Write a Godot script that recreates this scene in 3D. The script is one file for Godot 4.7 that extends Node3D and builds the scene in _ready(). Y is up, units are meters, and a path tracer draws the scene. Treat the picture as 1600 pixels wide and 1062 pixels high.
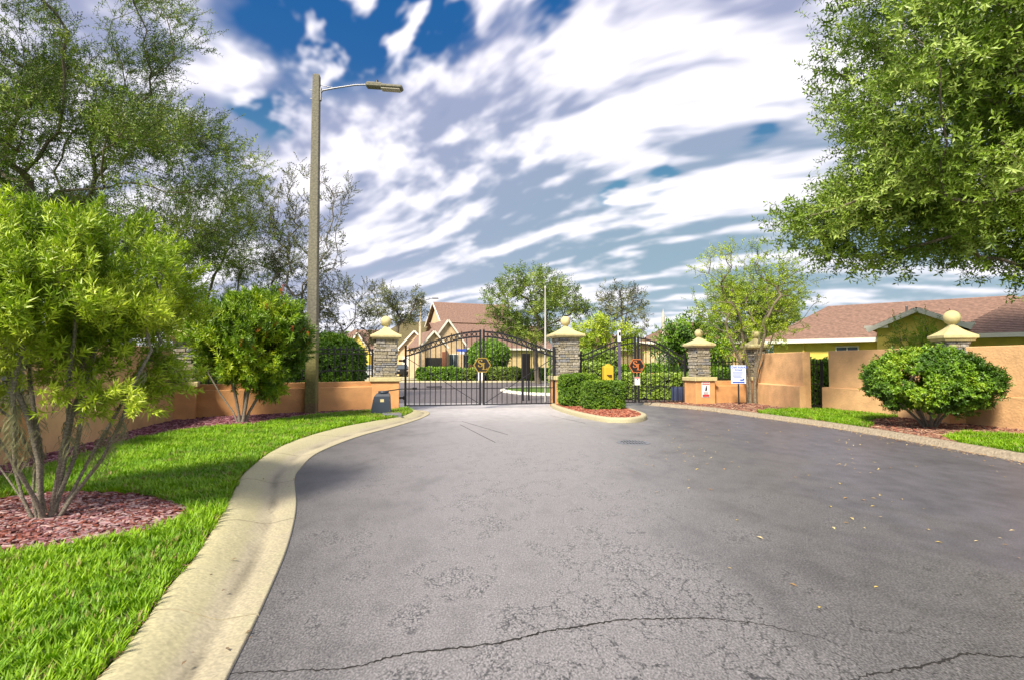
extends Node3D

# ---------------------------------------------------------------- mesh builder
class MB:
	var v := PackedVector3Array()
	var n := PackedVector3Array()
	var c := PackedColorArray()
	var uv := PackedVector2Array()
	var ix := PackedInt32Array()
	var col := Color.WHITE
	var dirt: FastNoiseLite = null   # stains of a gutter, along its low line

	func vert(p: Vector3, nn: Vector3, t := Vector2.ZERO) -> int:
		v.append(p); n.append(nn); c.append(col); uv.append(t)
		return v.size() - 1

	func face(pts: Array, away = null) -> void:   # flat polygon, right-hand outward normal, or turned away from a point
		var nn: Vector3 = (pts[1] - pts[0]).cross(pts[2] - pts[0])
		if nn.length_squared() < 1e-16 and pts.size() > 3:
			nn = (pts[2] - pts[0]).cross(pts[3] - pts[0])
		var p: Array = pts
		if away != null:
			var m := Vector3.ZERO
			for q in pts: m += q
			if nn.dot(m / pts.size() - away) < 0:
				p = pts.duplicate(); p.reverse(); nn = -nn
		nn = nn.normalized()
		var s := v.size()
		for q in p: vert(q, nn)
		for k in range(1, p.size() - 1):
			ix.append(s); ix.append(s + k + 1); ix.append(s + k)

	func box(at: Vector3, size: Vector3, b := Basis.IDENTITY, ch := 0.0) -> void:
		var h := size * 0.5
		ch = minf(ch, minf(h.x, minf(h.y, h.z)) * 0.9)
		var P := func(s: Vector3, ax: int) -> Vector3:
			var q := Vector3(s.x * (h.x - ch), s.y * (h.y - ch), s.z * (h.z - ch))
			q[ax] = s[ax] * h[ax]
			return at + b * q
		for a in 3:
			var e := (a + 1) % 3
			var f := (a + 2) % 3
			for s in [-1.0, 1.0]:
				var pts := []
				for k in [[-1, -1], [1, -1], [1, 1], [-1, 1]]:
					var q := Vector3.ZERO
					q[a] = s; q[e] = k[0]; q[f] = k[1]
					pts.append(P.call(q, a))
				face(pts, at)
			if ch > 0.0:
				for s in [-1.0, 1.0]:
					for t in [-1.0, 1.0]:
						var pts := []
						for k in [[-1, a], [1, a], [1, e], [-1, e]]:
							var q := Vector3.ZERO
							q[a] = s; q[e] = t; q[f] = k[0]
							pts.append(P.call(q, k[1]))
						face(pts, at)
		if ch > 0.0:
			for sx in [-1.0, 1.0]:
				for sy in [-1.0, 1.0]:
					for sz in [-1.0, 1.0]:
						var q := Vector3(sx, sy, sz)
						face([P.call(q, 0), P.call(q, 1), P.call(q, 2)], at)

	func bar(a: Vector3, z: Vector3, w: float, d: float, ch := 0.0, up := Vector3.UP) -> void:
		var dir := (z - a).normalized()
		if absf(dir.dot(up)) > 0.99: up = Vector3.FORWARD
		var x := up.cross(dir).normalized()
		var y := dir.cross(x)
		box((a + z) * 0.5, Vector3(w, d, a.distance_to(z)), Basis(x, y, dir), ch)

	func tube(pts: Array, radii: Array, sides := 6, cap := true) -> void:
		var m := pts.size()
		if m < 2: return
		var prev := Vector3.ZERO
		var s0 := v.size()
		for i in m:
			var d: Vector3 = (pts[mini(i + 1, m - 1)] - pts[maxi(i - 1, 0)])
			if d.length_squared() < 1e-12: d = Vector3.UP
			d = d.normalized()
			if i == 0:
				prev = d.cross(Vector3.RIGHT if absf(d.x) < 0.8 else Vector3.FORWARD).normalized()
			else:
				prev = (prev - d * prev.dot(d)).normalized()
			var w := d.cross(prev)
			for k in sides:
				var a := TAU * k / sides
				var o := prev * cos(a) + w * sin(a)
				vert(pts[i] + o * radii[i], o, Vector2(float(k) / sides, i))
		for i in m - 1:
			for k in sides:
				var a := s0 + i * sides + k
				var b := s0 + i * sides + (k + 1) % sides
				ix.append_array([a, b + sides, b, a, a + sides, b + sides])
		if cap:
			for e in [0, m - 1]:
				var ring := []
				for k in sides: ring.append(v[s0 + e * sides + k])
				face(ring, pts[1] if e == 0 else pts[m - 2])

	func lathe(at: Vector3, prof: Array, segs := 16, smooth := true) -> void:   # prof: Vector2(radius, y) from the bottom up
		for i in prof.size() - 1:
			var a: Vector2 = prof[i]
			var b: Vector2 = prof[i + 1]
			var na := _pn(prof, i, i, smooth)
			var nb := _pn(prof, i + 1, i, smooth)
			for k in segs:
				var q0 := TAU * k / segs
				var q1 := TAU * (k + 1) / segs
				var e0 := Vector3(cos(q0), 0, sin(q0))
				var e1 := Vector3(cos(q1), 0, sin(q1))
				var s := v.size()
				vert(at + e0 * a.x + Vector3.UP * a.y, (e0 * na.x + Vector3.UP * na.y).normalized())
				vert(at + e1 * a.x + Vector3.UP * a.y, (e1 * na.x + Vector3.UP * na.y).normalized())
				vert(at + e1 * b.x + Vector3.UP * b.y, (e1 * nb.x + Vector3.UP * nb.y).normalized())
				vert(at + e0 * b.x + Vector3.UP * b.y, (e0 * nb.x + Vector3.UP * nb.y).normalized())
				ix.append_array([s, s + 1, s + 2, s, s + 2, s + 3])

	func _pn(prof: Array, i: int, seg: int, smooth: bool) -> Vector2:
		var r := Vector2.ZERO
		for s in [i - 1, i]:
			if s < 0 or s >= prof.size() - 1 or (not smooth and s != seg): continue
			var d: Vector2 = prof[s + 1] - prof[s]
			if smooth: d = d.normalized()
			r += Vector2(d.y, -d.x)
		return r.normalized()

	func sweep(P: Array, Q: Array, prof: Array, smooth := false, caps := true) -> void:   # stations P->Q (Vector2 x,z), profile Vector2(t along P->Q, y)
		var m := P.size()
		for j in prof.size() - 1:
			for i in m - 1:
				var s := v.size()
				for k in [[i, j], [i + 1, j], [i + 1, j + 1], [i, j + 1]]:
					var a: Vector2 = P[k[0]]
					var e: Vector2 = Q[k[0]] - a
					var q: Vector2 = a + e * prof[k[1]].x
					var nrm := Vector2.ZERO
					for sg in ([k[1] - 1, k[1]] if smooth else [j]):
						if sg < 0 or sg >= prof.size() - 1: continue
						var d: Vector2 = prof[sg + 1] - prof[sg]
						d.x *= e.length()
						nrm += Vector2(-d.y, d.x).normalized()
					nrm = nrm.normalized()
					var eu := e.normalized()
					if dirt:
						var tt: float = prof[k[1]].x
						var wet := exp(-pow((tt - 0.64) / 0.085, 2.0)) * (0.45 + dirt.get_noise_2d(q.x, q.y) * 0.9)
						var gs := 1.0 - clampf(wet, 0, 0.75) * 0.6 + dirt.get_noise_2d(q.x * 2.2 + 50.0, q.y * 2.2) * 0.09
						col = Color(gs, gs * (1.0 if tt < 0.5 else 0.97), gs * (0.93 if tt < 0.5 else 1.06))
					vert(Vector3(q.x, prof[k[1]].y, q.y), Vector3(eu.x * nrm.x, nrm.y, eu.y * nrm.x))
				var g := (v[s + 1] - v[s]).cross(v[s + 2] - v[s])
				if g.length_squared() < 1e-14: g = (v[s + 2] - v[s]).cross(v[s + 3] - v[s])
				if g.dot(n[s]) > 0:
					ix.append_array([s, s + 2, s + 1, s, s + 3, s + 2])
				else:
					ix.append_array([s, s + 1, s + 2, s, s + 2, s + 3])
		if caps:
			var poly := PackedVector2Array(prof)
			var t := Geometry2D.triangulate_polygon(poly)
			for e in [0, m - 1]:
				var inner: Vector2 = P[1 if e == 0 else m - 2] + (Q[1 if e == 0 else m - 2] - P[1 if e == 0 else m - 2]) * 0.5
				for k in range(0, t.size(), 3):
					var tr := []
					for w in 3:
						var q: Vector2 = P[e] + (Q[e] - P[e]) * poly[t[k + w]].x
						tr.append(Vector3(q.x, poly[t[k + w]].y, q.y))
					face(tr, Vector3(inner.x, tr[0].y, inner.y))

	func sheet(poly: PackedVector2Array, y: float, uvs := 1.0) -> void:
		var t := Geometry2D.triangulate_polygon(poly)
		var s := v.size()
		for p in poly: vert(Vector3(p.x, y, p.y), Vector3.UP, p * uvs)
		for k in range(0, t.size(), 3):
			var a := t[k]; var b := t[k + 1]; var d := t[k + 2]
			if (poly[b] - poly[a]).cross(poly[d] - poly[a]) > 0:
				ix.append_array([s + a, s + b, s + d])
			else:
				ix.append_array([s + a, s + d, s + b])

	func leaf(at: Vector3, dir: Vector3, up: Vector3, L: float, W: float, fold := 0.25, curl := 0.15) -> void:
		var side := dir.cross(up).normalized()
		var u := side.cross(dir).normalized()
		var mid := at + dir * L * 0.48
		var tip := at + dir * L - u * L * curl
		var l := mid + side * W * 0.5 + u * W * fold
		var r := mid - side * W * 0.5 + u * W * fold
		face([at, mid, l]); face([mid, tip, l]); face([at, r, mid]); face([mid, r, tip])

	func slim(at: Vector3, dir: Vector3, up: Vector3, L: float, W: float, curl := 0.15) -> void:   # two-triangle leaf
		var side := dir.cross(up).normalized()
		var u := side.cross(dir).normalized()
		var mid := at + dir * L * 0.42 + u * L * curl * 0.5
		face([at, mid - side * W * 0.5, mid + side * W * 0.5])
		face([mid - side * W * 0.5, at + dir * L - u * L * curl * 0.6, mid + side * W * 0.5])

	func mesh() -> ArrayMesh:
		var a := []
		a.resize(Mesh.ARRAY_MAX)
		a[Mesh.ARRAY_VERTEX] = v; a[Mesh.ARRAY_NORMAL] = n; a[Mesh.ARRAY_COLOR] = c; a[Mesh.ARRAY_TEX_UV] = uv; a[Mesh.ARRAY_INDEX] = ix
		var m := ArrayMesh.new()
		m.add_surface_from_arrays(Mesh.PRIMITIVE_TRIANGLES, a)
		return m

# ---------------------------------------------------------------- nodes
var names := {}
var rng := RandomNumberGenerator.new()
var M := {}

func numbered(called: String) -> String:
	if not names.has(called):
		names[called] = 0
		return called
	names[called] += 1
	return "%s_%03d" % [called, names[called]]

func tag(o: Node3D, label := "", category := "", group := "", kind := "") -> Node3D:
	if label: o.set_meta("label", label)
	if category: o.set_meta("category", category)
	if group: o.set_meta("group", group)
	if kind: o.set_meta("kind", kind)
	return o

func thing(called: String, label: String, category: String, at := Vector3.ZERO, turn := 0.0, group := "") -> Node3D:
	var o := Node3D.new()
	o.name = numbered(called)
	add_child(o)
	o.position = at
	o.rotation.y = turn
	tag(o, label, category, group)
	return o

func obj(called: String, mesh: Mesh, mat: Material, parent: Node3D = self) -> MeshInstance3D:
	var o := MeshInstance3D.new()
	o.mesh = mesh
	o.material_override = mat
	if parent == self:
		o.name = numbered(called)
		add_child(o)
	else:
		var nm := called
		var k := 0
		while parent.has_node(NodePath(nm)):
			k += 1
			nm = "%s_%03d" % [called, k]
		o.name = nm
		parent.add_child(o)
	return o

func struct(called: String, mesh: Mesh, mat: Material) -> MeshInstance3D:
	var o := obj(called, mesh, mat)
	o.set_meta("kind", "structure")
	return o

func sgroup(called: String) -> Node3D:
	var o := Node3D.new()
	o.name = numbered(called)
	add_child(o)
	o.set_meta("kind", "structure")
	return o

func scatter(called: String, mesh: Mesh, mat: Material, xf: Array, cols: PackedColorArray, parent: Node3D = self) -> MultiMeshInstance3D:
	var mm := MultiMesh.new()
	mm.transform_format = MultiMesh.TRANSFORM_3D
	mm.use_colors = true
	mm.mesh = mesh
	mm.instance_count = xf.size()
	for i in xf.size():
		mm.set_instance_transform(i, xf[i])
		mm.set_instance_color(i, cols[i])
	var o := MultiMeshInstance3D.new()
	o.multimesh = mm
	o.material_override = mat
	o.name = numbered(called) if parent == self else called
	if parent != self:
		var k := 0
		while parent.has_node(NodePath(o.name)):
			k += 1
			o.name = "%s_%03d" % [called, k]
	parent.add_child(o)
	o.set_meta("kind", "stuff")
	return o

func lin(r: float, g: float, b: float) -> Color:
	return Color(r, g, b).linear_to_srgb()

func mat(r: float, g: float, b: float, rough := 0.8, metal := 0.0, vc := false) -> StandardMaterial3D:
	var m := StandardMaterial3D.new()
	m.albedo_color = lin(r, g, b)
	m.roughness = rough
	m.metallic = metal
	m.vertex_color_use_as_albedo = vc
	m.cull_mode = BaseMaterial3D.CULL_DISABLED
	return m

func noise(seed_: int, freq: float, oct := 4, type := FastNoiseLite.TYPE_SIMPLEX_SMOOTH) -> FastNoiseLite:
	var f := FastNoiseLite.new()
	f.seed = seed_
	f.frequency = freq
	f.noise_type = type
	f.fractal_octaves = oct
	f.fractal_type = FastNoiseLite.FRACTAL_FBM if oct > 1 else FastNoiseLite.FRACTAL_NONE
	return f

func grain_texture(seed_: int, size: int, freq: float, lo: float, hi: float, oct := 5, type := FastNoiseLite.TYPE_SIMPLEX) -> ImageTexture:   # a tiling grey multiplier
	var img := noise(seed_, freq, oct, type).get_seamless_image(size, size)
	img.convert(Image.FORMAT_L8)
	var d := img.get_data()
	for i in d.size():
		d[i] = int(255.0 * clampf(lo + (hi - lo) * d[i] / 255.0, 0, 1))
	img = Image.create_from_data(size, size, false, Image.FORMAT_L8, d)
	img.convert(Image.FORMAT_RGB8)
	return ImageTexture.create_from_image(img)

func bump_texture(seed_: int, size: int, freq: float, strength: float, oct := 5) -> ImageTexture:
	var img := noise(seed_, freq, oct, FastNoiseLite.TYPE_SIMPLEX).get_seamless_image(size, size)
	img.convert(Image.FORMAT_RGBA8)
	img.bump_map_to_normal_map(strength)
	return ImageTexture.create_from_image(img)

func tri_mat(m: StandardMaterial3D, tex: Texture2D, scale: float, nrm: Texture2D = null, nscale := 1.0) -> StandardMaterial3D:
	m.uv1_triplanar = true
	m.uv1_world_triplanar = true
	m.uv1_scale = Vector3.ONE * scale
	if tex: m.albedo_texture = tex
	if nrm:
		m.normal_enabled = true
		m.normal_texture = nrm
		m.normal_scale = nscale
	return m

func smooth_path(p: Array, per := 6) -> Array:   # Catmull-Rom through Vector2 points
	var r := []
	for i in p.size() - 1:
		var a: Vector2 = p[maxi(i - 1, 0)]
		var b: Vector2 = p[i]
		var c: Vector2 = p[i + 1]
		var d: Vector2 = p[mini(i + 2, p.size() - 1)]
		for k in per:
			r.append(b.cubic_interpolate(c, a, d, float(k) / per))
	r.append(p[p.size() - 1])
	return r

func offset_path(p: Array, d: float, closed := false) -> Array:   # to the left of travel when seen with z down the page
	var r := []
	var m := p.size()
	for i in m:
		var a: Vector2 = p[(i - 1 + m) % m] if closed else p[maxi(i - 1, 0)]
		var b: Vector2 = p[(i + 1) % m] if closed else p[mini(i + 1, m - 1)]
		var t := (b - a).normalized()
		r.append(p[i] + Vector2(t.y, -t.x) * d)
	return r

func rr(a: float, b: float) -> float:
	return rng.randf_range(a, b)

func ball_dir() -> Vector3:
	var z := rr(-1, 1)
	var a := rr(0, TAU)
	var r := sqrt(1 - z * z)
	return Vector3(r * cos(a), z, r * sin(a))

# ---------------------------------------------------------------- plants
func spray_mesh(seed_: int, count: int, stem: float, L: float, W: float, spread: float, light: float, fold := 0.22) -> ArrayMesh:   # a leafy twig along +Y
	rng.seed = seed_
	var b := MB.new()
	b.col = Color(0.55, 0.42, 0.3)
	b.tube([Vector3.ZERO, Vector3(0.01, stem * 0.5, 0), Vector3(0, stem, 0.01)], [stem * 0.012 + 0.001, stem * 0.01 + 0.001, 0.001], 3, false)
	for i in count:
		var t := float(i + 0.5) / count
		var a := i * 2.399 + rr(-0.4, 0.4)
		var out := Vector3(cos(a), 0, sin(a))
		var dir := (out * spread + Vector3.UP * (0.25 + 0.9 * t * t) + ball_dir() * 0.25).normalized()
		var g := rr(1.0 - light, 1.0 + light)
		b.col = Color(g * rr(0.95, 1.1), g, g * 0.9)
		b.leaf(Vector3(0, stem * (0.12 + 0.88 * t), 0), dir, (Vector3.UP - dir * dir.y + ball_dir() * 0.3).normalized(), L * rr(0.75, 1.15), W * rr(0.8, 1.15), fold, rr(0.0, 0.25))
	return b.mesh()

func whorl_mesh(seed_: int, count: int, stem: float, L: float, W: float) -> ArrayMesh:   # narrow leaves round an upright shoot
	rng.seed = seed_
	var b := MB.new()
	b.col = Color(0.6, 0.45, 0.3)
	b.tube([Vector3.ZERO, Vector3(0, stem, 0)], [0.003, 0.0015], 3, false)
	for i in count:
		var t := float(i + 0.5) / count
		var a := i * 2.399
		var dir := (Vector3(cos(a), 0, sin(a)) * lerpf(1.0, 0.35, t) + Vector3.UP * lerpf(0.25, 1.0, t) + ball_dir() * 0.18).normalized()
		var g := rr(0.8, 1.15)
		b.col = Color(g * lerpf(0.9, 1.12, t), g * lerpf(0.92, 1.05, t), g * 0.9)
		b.slim(Vector3(0, stem * t, 0), dir, (Vector3.UP + ball_dir() * 0.4).normalized(), L * rr(0.7, 1.1), W, 0.12)
	return b.mesh()

func turned(at: Vector3, up: Vector3, size: float) -> Transform3D:
	up = up.normalized()
	var x := up.cross(ball_dir()).normalized()
	var z := x.cross(up)
	return Transform3D(Basis(x * size, up * size, z * size), at)

# grows a branching frame from stems towards a cloud of points; returns {p, par, w, tips}
func grow(stems: Array, cloud: Array, step: float, wander: float, path_cost := 0.3, sag := 0.0) -> Dictionary:
	var p := PackedVector3Array()
	var par := PackedInt32Array()
	var plen := PackedFloat32Array()
	var open := PackedInt32Array()
	for st in stems:
		var last := -1
		for k in st.size():
			p.append(st[k]); par.append(last)
			plen.append(0.0 if last < 0 else plen[last] + p[last].distance_to(st[k]))
			last = p.size() - 1
			if k >= st.size() * 0.55: open.append(last)
	var heart := Vector3.ZERO
	for st in stems: heart += st[st.size() - 1]
	heart /= stems.size()
	cloud.sort_custom(func(a, b): return a.distance_squared_to(heart) < b.distance_squared_to(heart))
	var tips := PackedInt32Array()
	for a in cloud:
		var best := -1
		var cost := 1e9
		for j in open:
			var q: float = p[j].distance_to(a) + plen[j] * path_cost
			if q < cost:
				cost = q; best = j
		var from := p[best]
		var d: float = from.distance_to(a)
		var m := maxi(1, int(ceil(d / step)))
		var last := best
		for k in range(1, m + 1):
			var t := float(k) / m
			var q: Vector3 = from.lerp(a, t)
			if k < m: q += ball_dir() * wander * step
			q.y += sag * sin(t * PI) * d
			p.append(q); par.append(last)
			plen.append(plen[last] + p[last].distance_to(q))
			last = p.size() - 1
			open.append(last)
		tips.append(last)
	var w := PackedFloat32Array()
	w.resize(p.size())
	for t in tips: w[t] += 1.0
	for i in range(p.size() - 1, -1, -1):
		if par[i] >= 0: w[par[i]] += maxf(w[i], 0.2)
	return {"p": p, "par": par, "w": w, "tips": tips}

# tubes of a grown frame: heavy chains become parts of their own, the thin rest one part
func build_frame(g: Dictionary, parent: Node3D, m: Material, r_tip: float, power: float, r_most: float, heavy: float, main := "trunk", second := "limb", thin := "twigs") -> void:
	var p: PackedVector3Array = g.p
	var par: PackedInt32Array = g.par
	var w: PackedFloat32Array = g.w
	var kids := []
	kids.resize(p.size())
	for i in p.size(): kids[i] = []
	var starts := []
	for i in p.size():
		if par[i] < 0: starts.append([i, -1])
		else: kids[par[i]].append(i)
	var rest := MB.new()
	var rad := func(i: int) -> float: return minf(r_most, r_tip * pow(maxf(w[i], 1.0), power))
	var n_main := starts.size()
	var made := 0
	var at := 0
	while at < starts.size():
		var i: int = starts[at][0]
		var from: int = starts[at][1]
		var pts := []
		var radii := []
		if from >= 0:
			pts.append(p[from]); radii.append(minf(rad.call(from), rad.call(i) * 1.15))
		var first := i
		while true:
			pts.append(p[i]); radii.append(rad.call(i))
			var big := -1
			for k in kids[i]:
				if big < 0 or w[k] > w[big]: big = k
			for k in kids[i]:
				if k != big: starts.append([k, i])
			if big < 0: break
			i = big
		radii[radii.size() - 1] *= 0.5
		if at < n_main:
			radii[0] *= 1.35
			var b := MB.new()
			b.tube(pts, radii, 10)
			obj(main, b.mesh(), m, parent)
		elif w[first] > heavy and made < 60:
			made += 1
			var b := MB.new()
			b.tube(pts, radii, 7)
			obj(second, b.mesh(), m, parent)
		else:
			rest.tube(pts, radii, 4, false)
		at += 1
	if rest.v.size() > 0:
		obj(thin, rest.mesh(), m, parent).set_meta("kind", "stuff")

func cloud_in(centre: Vector3, r: Vector3, count: int, gate: FastNoiseLite, thr: float, shell := 0.0) -> Array:
	var out := []
	var tries := 0
	while out.size() < count and tries < count * 60:
		tries += 1
		var q := Vector3(rr(-1, 1), rr(-1, 1), rr(-1, 1))
		var l := q.length()
		if l > 1.0 or l < shell: continue
		var pt := centre + q * r
		if gate and gate.get_noise_3dv(pt) < thr: continue
		out.append(pt)
	return out

func leaves_at(g: Dictionary, per_tip: int, spread: float, size_lo: float, size_hi: float, outward: float, centre: Vector3, cols: Array, cn: FastNoiseLite, up := 0.4) -> Array:
	var xf := []
	var cc := PackedColorArray()
	var p: PackedVector3Array = g.p
	for t in g.tips:
		var a := p[t]
		var b := p[g.par[t]] if g.par[t] >= 0 else a
		for k in per_tip:
			var q := a.lerp(b, rr(-0.25, 0.9)) + ball_dir() * spread * pow(rng.randf(), 0.6)
			var dir := ((q - centre).normalized() * outward + ball_dir() * 0.8 + Vector3.UP * up + (q - a) * 0.6)
			xf.append(turned(q, dir, rr(size_lo, size_hi)))
			var f := clampf(0.5 + cn.get_noise_3dv(q) * 1.1 + rr(-0.3, 0.3), 0, 0.999) * (cols.size() - 1)
			cc.append(cols[int(f)].lerp(cols[int(f) + 1], f - int(f)))
	return [xf, cc]

# ---------------------------------------------------------------- sky
var sky_rows := []
var sn := []
const SW := 2560
const SH := 1280

func sstep(a: float, b: float, x: float) -> float:
	var t := clampf((x - a) / (b - a), 0.0, 1.0)
	return t * t * (3.0 - 2.0 * t)

func sky_row(r: int) -> void:
	var row := PackedFloat32Array()
	row.resize(SW * 3)
	var th := (r + 0.5) / SH * PI
	var y := cos(th)
	var s := sin(th)
	var big: FastNoiseLite = sn[0]
	var puff: FastNoiseLite = sn[1]
	var shade: FastNoiseLite = sn[2]
	var wisp: FastNoiseLite = sn[3]
	var holes := [Vector4(-0.36, 0.512, -0.78, 0.085), Vector4(-0.25, 0.52, -0.82, 0.095), Vector4(-0.145, 0.56, -0.81, 0.09), Vector4(-0.405, 0.38, -0.832, 0.04), Vector4(0.254, 0.322, -0.912, 0.022), Vector4(0.05, 0.55, -0.83, 0.07), Vector4(0.385, 0.36, -0.85, 0.024), Vector4(0.18, 0.30, -0.93, 0.035)]
	for c in SW:
		var ph := (c + 0.5) / SW * TAU
		var d := Vector3(s * sin(ph), y, -s * cos(ph))
		var k := 1.0 / (y + 0.17)
		var qx := d.x * k
		var qz := d.z * k
		# long rolls of cloud lie across the view, nearer on the right
		var u := qx * 0.94 + qz * 0.34
		var w := qz * 0.94 - qx * 0.34
		var left := sstep(0.30, -0.50, d.x / maxf(0.2, -d.z)) if d.z < 0.0 else 0.5
		var su := lerpf(0.50, 0.95, left * sstep(0.10, 0.35, y))
		var sw_ := lerpf(1.5, 1.15, left)
		var ax := puff.get_noise_2d(u * 0.5 + 40.0, w * 0.5) * 0.30
		var az := puff.get_noise_2d(u * 0.5, w * 0.5 + 70.0) * 0.30
		var f := big.get_noise_2d(u * su + ax, w * sw_ + az)
		var g := puff.get_noise_2d(u * su * 2.0 + ax * 1.6 + 11.0, w * sw_ * 1.9 + az * 1.6)
		var h := shade.get_noise_2d(u * su * 1.3 + ax + 5.0, w * sw_ * 1.5 + az)
		var ws := wisp.get_noise_2d(u * su * 5.0 + ax * 2.0, w * sw_ * 4.4 + az * 2.0)
		var dens := 0.80 + f * 0.42 + g * 0.42 + ws * 0.26 + 0.16 * sstep(0.5, 0.1, y)
		var e2 := d + Vector3(ax + ws * 0.35 + h * 0.3, g * 0.35 + ws * 0.25, az) * 0.16
		for e in holes:
			var o: float = (e2.x - e.x) * (e2.x - e.x) + (e2.y - e.y) * (e2.y - e.y) + (e2.z - e.z) * (e2.z - e.z)
			if o < e.w * e.w * 6.0:
				dens -= (0.98 - 0.55 * clampf(ws * 1.6 + g * 1.2, -0.3, 1.0)) * exp(-o / (e.w * e.w))
		var cov := sstep(-0.02, 0.66, dens)
		var lit := clampf(0.37 + h * 0.75 + g * 0.85 + ws * 0.75 + left * 0.22, 0.0, 1.0)
		var hz := exp(-y * 7.0)
		# air: deep blue overhead, teal lower down
		var a := Vector3(0.003, 0.07, 0.225).lerp(Vector3(0.045, 0.185, 0.28), sstep(0.50, 0.20, y))
		a = a.lerp(Vector3(0.45, 0.54, 0.62), hz)
		var dark := Vector3(0.225, 0.25, 0.375).lerp(Vector3(0.15, 0.245, 0.315), sstep(0.55, 0.12, y) * (1.0 - left))
		var cl := dark.lerp(Vector3(0.70, 0.68, 0.735), sstep(0.10, 0.92, lit))
		cl = cl.lerp(Vector3(0.66, 0.68, 0.72), hz * 0.35)
		var px := a.lerp(cl, cov)
		row[c * 3] = px.x; row[c * 3 + 1] = px.y; row[c * 3 + 2] = px.z
	sky_rows[r] = row

func make_sky() -> Sky:
	sn = [noise(5, 0.55, 4), noise(23, 0.8, 5), noise(9, 0.75, 5), noise(31, 0.9, 4)]
	sky_rows.resize(SH)
	var half := SH / 2
	var id := WorkerThreadPool.add_group_task(sky_row, half)
	WorkerThreadPool.wait_for_group_task_completion(id)
	var low := PackedFloat32Array()
	low.resize(SW * 3)
	for c in SW:
		low[c * 3] = 0.34; low[c * 3 + 1] = 0.36; low[c * 3 + 2] = 0.34
	var bytes := PackedByteArray()
	var lb := low.to_byte_array()
	for r in SH:
		bytes.append_array(sky_rows[r].to_byte_array() if r < half else lb)
	var img := Image.create_from_data(SW, SH, false, Image.FORMAT_RGBF, bytes)
	var m := PanoramaSkyMaterial.new()
	m.panorama = ImageTexture.create_from_image(img)
	m.energy_multiplier = 1.0
	var sky := Sky.new()
	sky.sky_material = m
	sky_rows = []
	return sky

# ---------------------------------------------------------------- setting data (x, z in metres)

var kerb_l := [Vector2(-1.0, 2.5), Vector2(-1.42, 0.3), Vector2(-1.75, -1.4), Vector2(-1.98, -2.64), Vector2(-2.12, -3.15), Vector2(-2.32, -3.73), Vector2(-2.47, -4.28), Vector2(-2.73, -5.01), Vector2(-3.07, -5.93), Vector2(-3.6, -7.26), Vector2(-3.84, -8.09), Vector2(-4.13, -9.32), Vector2(-4.29, -10.8), Vector2(-4.17, -12.74), Vector2(-3.72, -14.3), Vector2(-3.25, -15.5), Vector2(-3.15, -16.7), Vector2(-3.22, -17.7), Vector2(-3.6, -18.45)]
var kerb_r := [Vector2(-0.3, 2.5), Vector2(-0.78, 0.3), Vector2(-1.15, -1.6), Vector2(-1.45, -2.84), Vector2(-1.57, -3.35), Vector2(-1.71, -3.9), Vector2(-1.92, -4.68), Vector2(-2.18, -5.5), Vector2(-2.5, -6.38), Vector2(-3.04, -7.68), Vector2(-3.28, -8.54), Vector2(-3.51, -10.02), Vector2(-3.4, -12.13), Vector2(-3.02, -13.98), Vector2(-2.76, -15.6), Vector2(-2.66, -16.9), Vector2(-2.70, -17.9), Vector2(-2.95, -18.75), Vector2(-3.5, -19.2)]
var rk_lawn := [Vector2(9.0, 4.0), Vector2(8.75, -3.0), Vector2(8.7, -7.0), Vector2(8.64, -9.26), Vector2(8.58, -10.8), Vector2(8.47, -12.72), Vector2(8.19, -14.58), Vector2(7.6, -16.9), Vector2(7.05, -18.85), Vector2(6.2, -20.55), Vector2(5.4, -21.9)]
var mulch_edge := [Vector2(-4.9, -2.0), Vector2(-5.75, -4.6), Vector2(-6.5, -6.83), Vector2(-6.78, -7.86), Vector2(-7.12, -9.39), Vector2(-7.45, -10.63), Vector2(-7.44, -12.01), Vector2(-7.13, -12.97), Vector2(-6.39, -13.66), Vector2(-5.97, -15.46), Vector2(-5.14, -16.88), Vector2(-4.5, -17.6), Vector2(-3.9, -17.9)]
var ring := [Vector2(-5.59, -5.5), Vector2(-5.67, -6.1), Vector2(-5.32, -6.42), Vector2(-4.81, -6.42), Vector2(-4.11, -6.25), Vector2(-3.6, -5.9), Vector2(-3.31, -5.6), Vector2(-3.2, -5.26), Vector2(-3.27, -4.87), Vector2(-3.55, -4.6), Vector2(-3.9, -4.42), Vector2(-4.4, -4.36), Vector2(-5.0, -4.5), Vector2(-5.45, -4.9)]
var wall_l := [Vector2(-4.6, 2.0), Vector2(-5.6, -2.0), Vector2(-6.4, -4.6), Vector2(-6.87, -6.2), Vector2(-7.55, -8.0), Vector2(-7.85, -9.39), Vector2(-8.15, -10.6), Vector2(-8.62, -12.35), Vector2(-8.95, -13.8), Vector2(-9.2, -15.1)]
var lawn_poly := PackedVector2Array()
var lawn_r1 := PackedVector2Array()
var lawn_r2 := PackedVector2Array()
var road_tex_box := Rect2(-4.7, -22.6, 14.2, 21.6)

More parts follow.
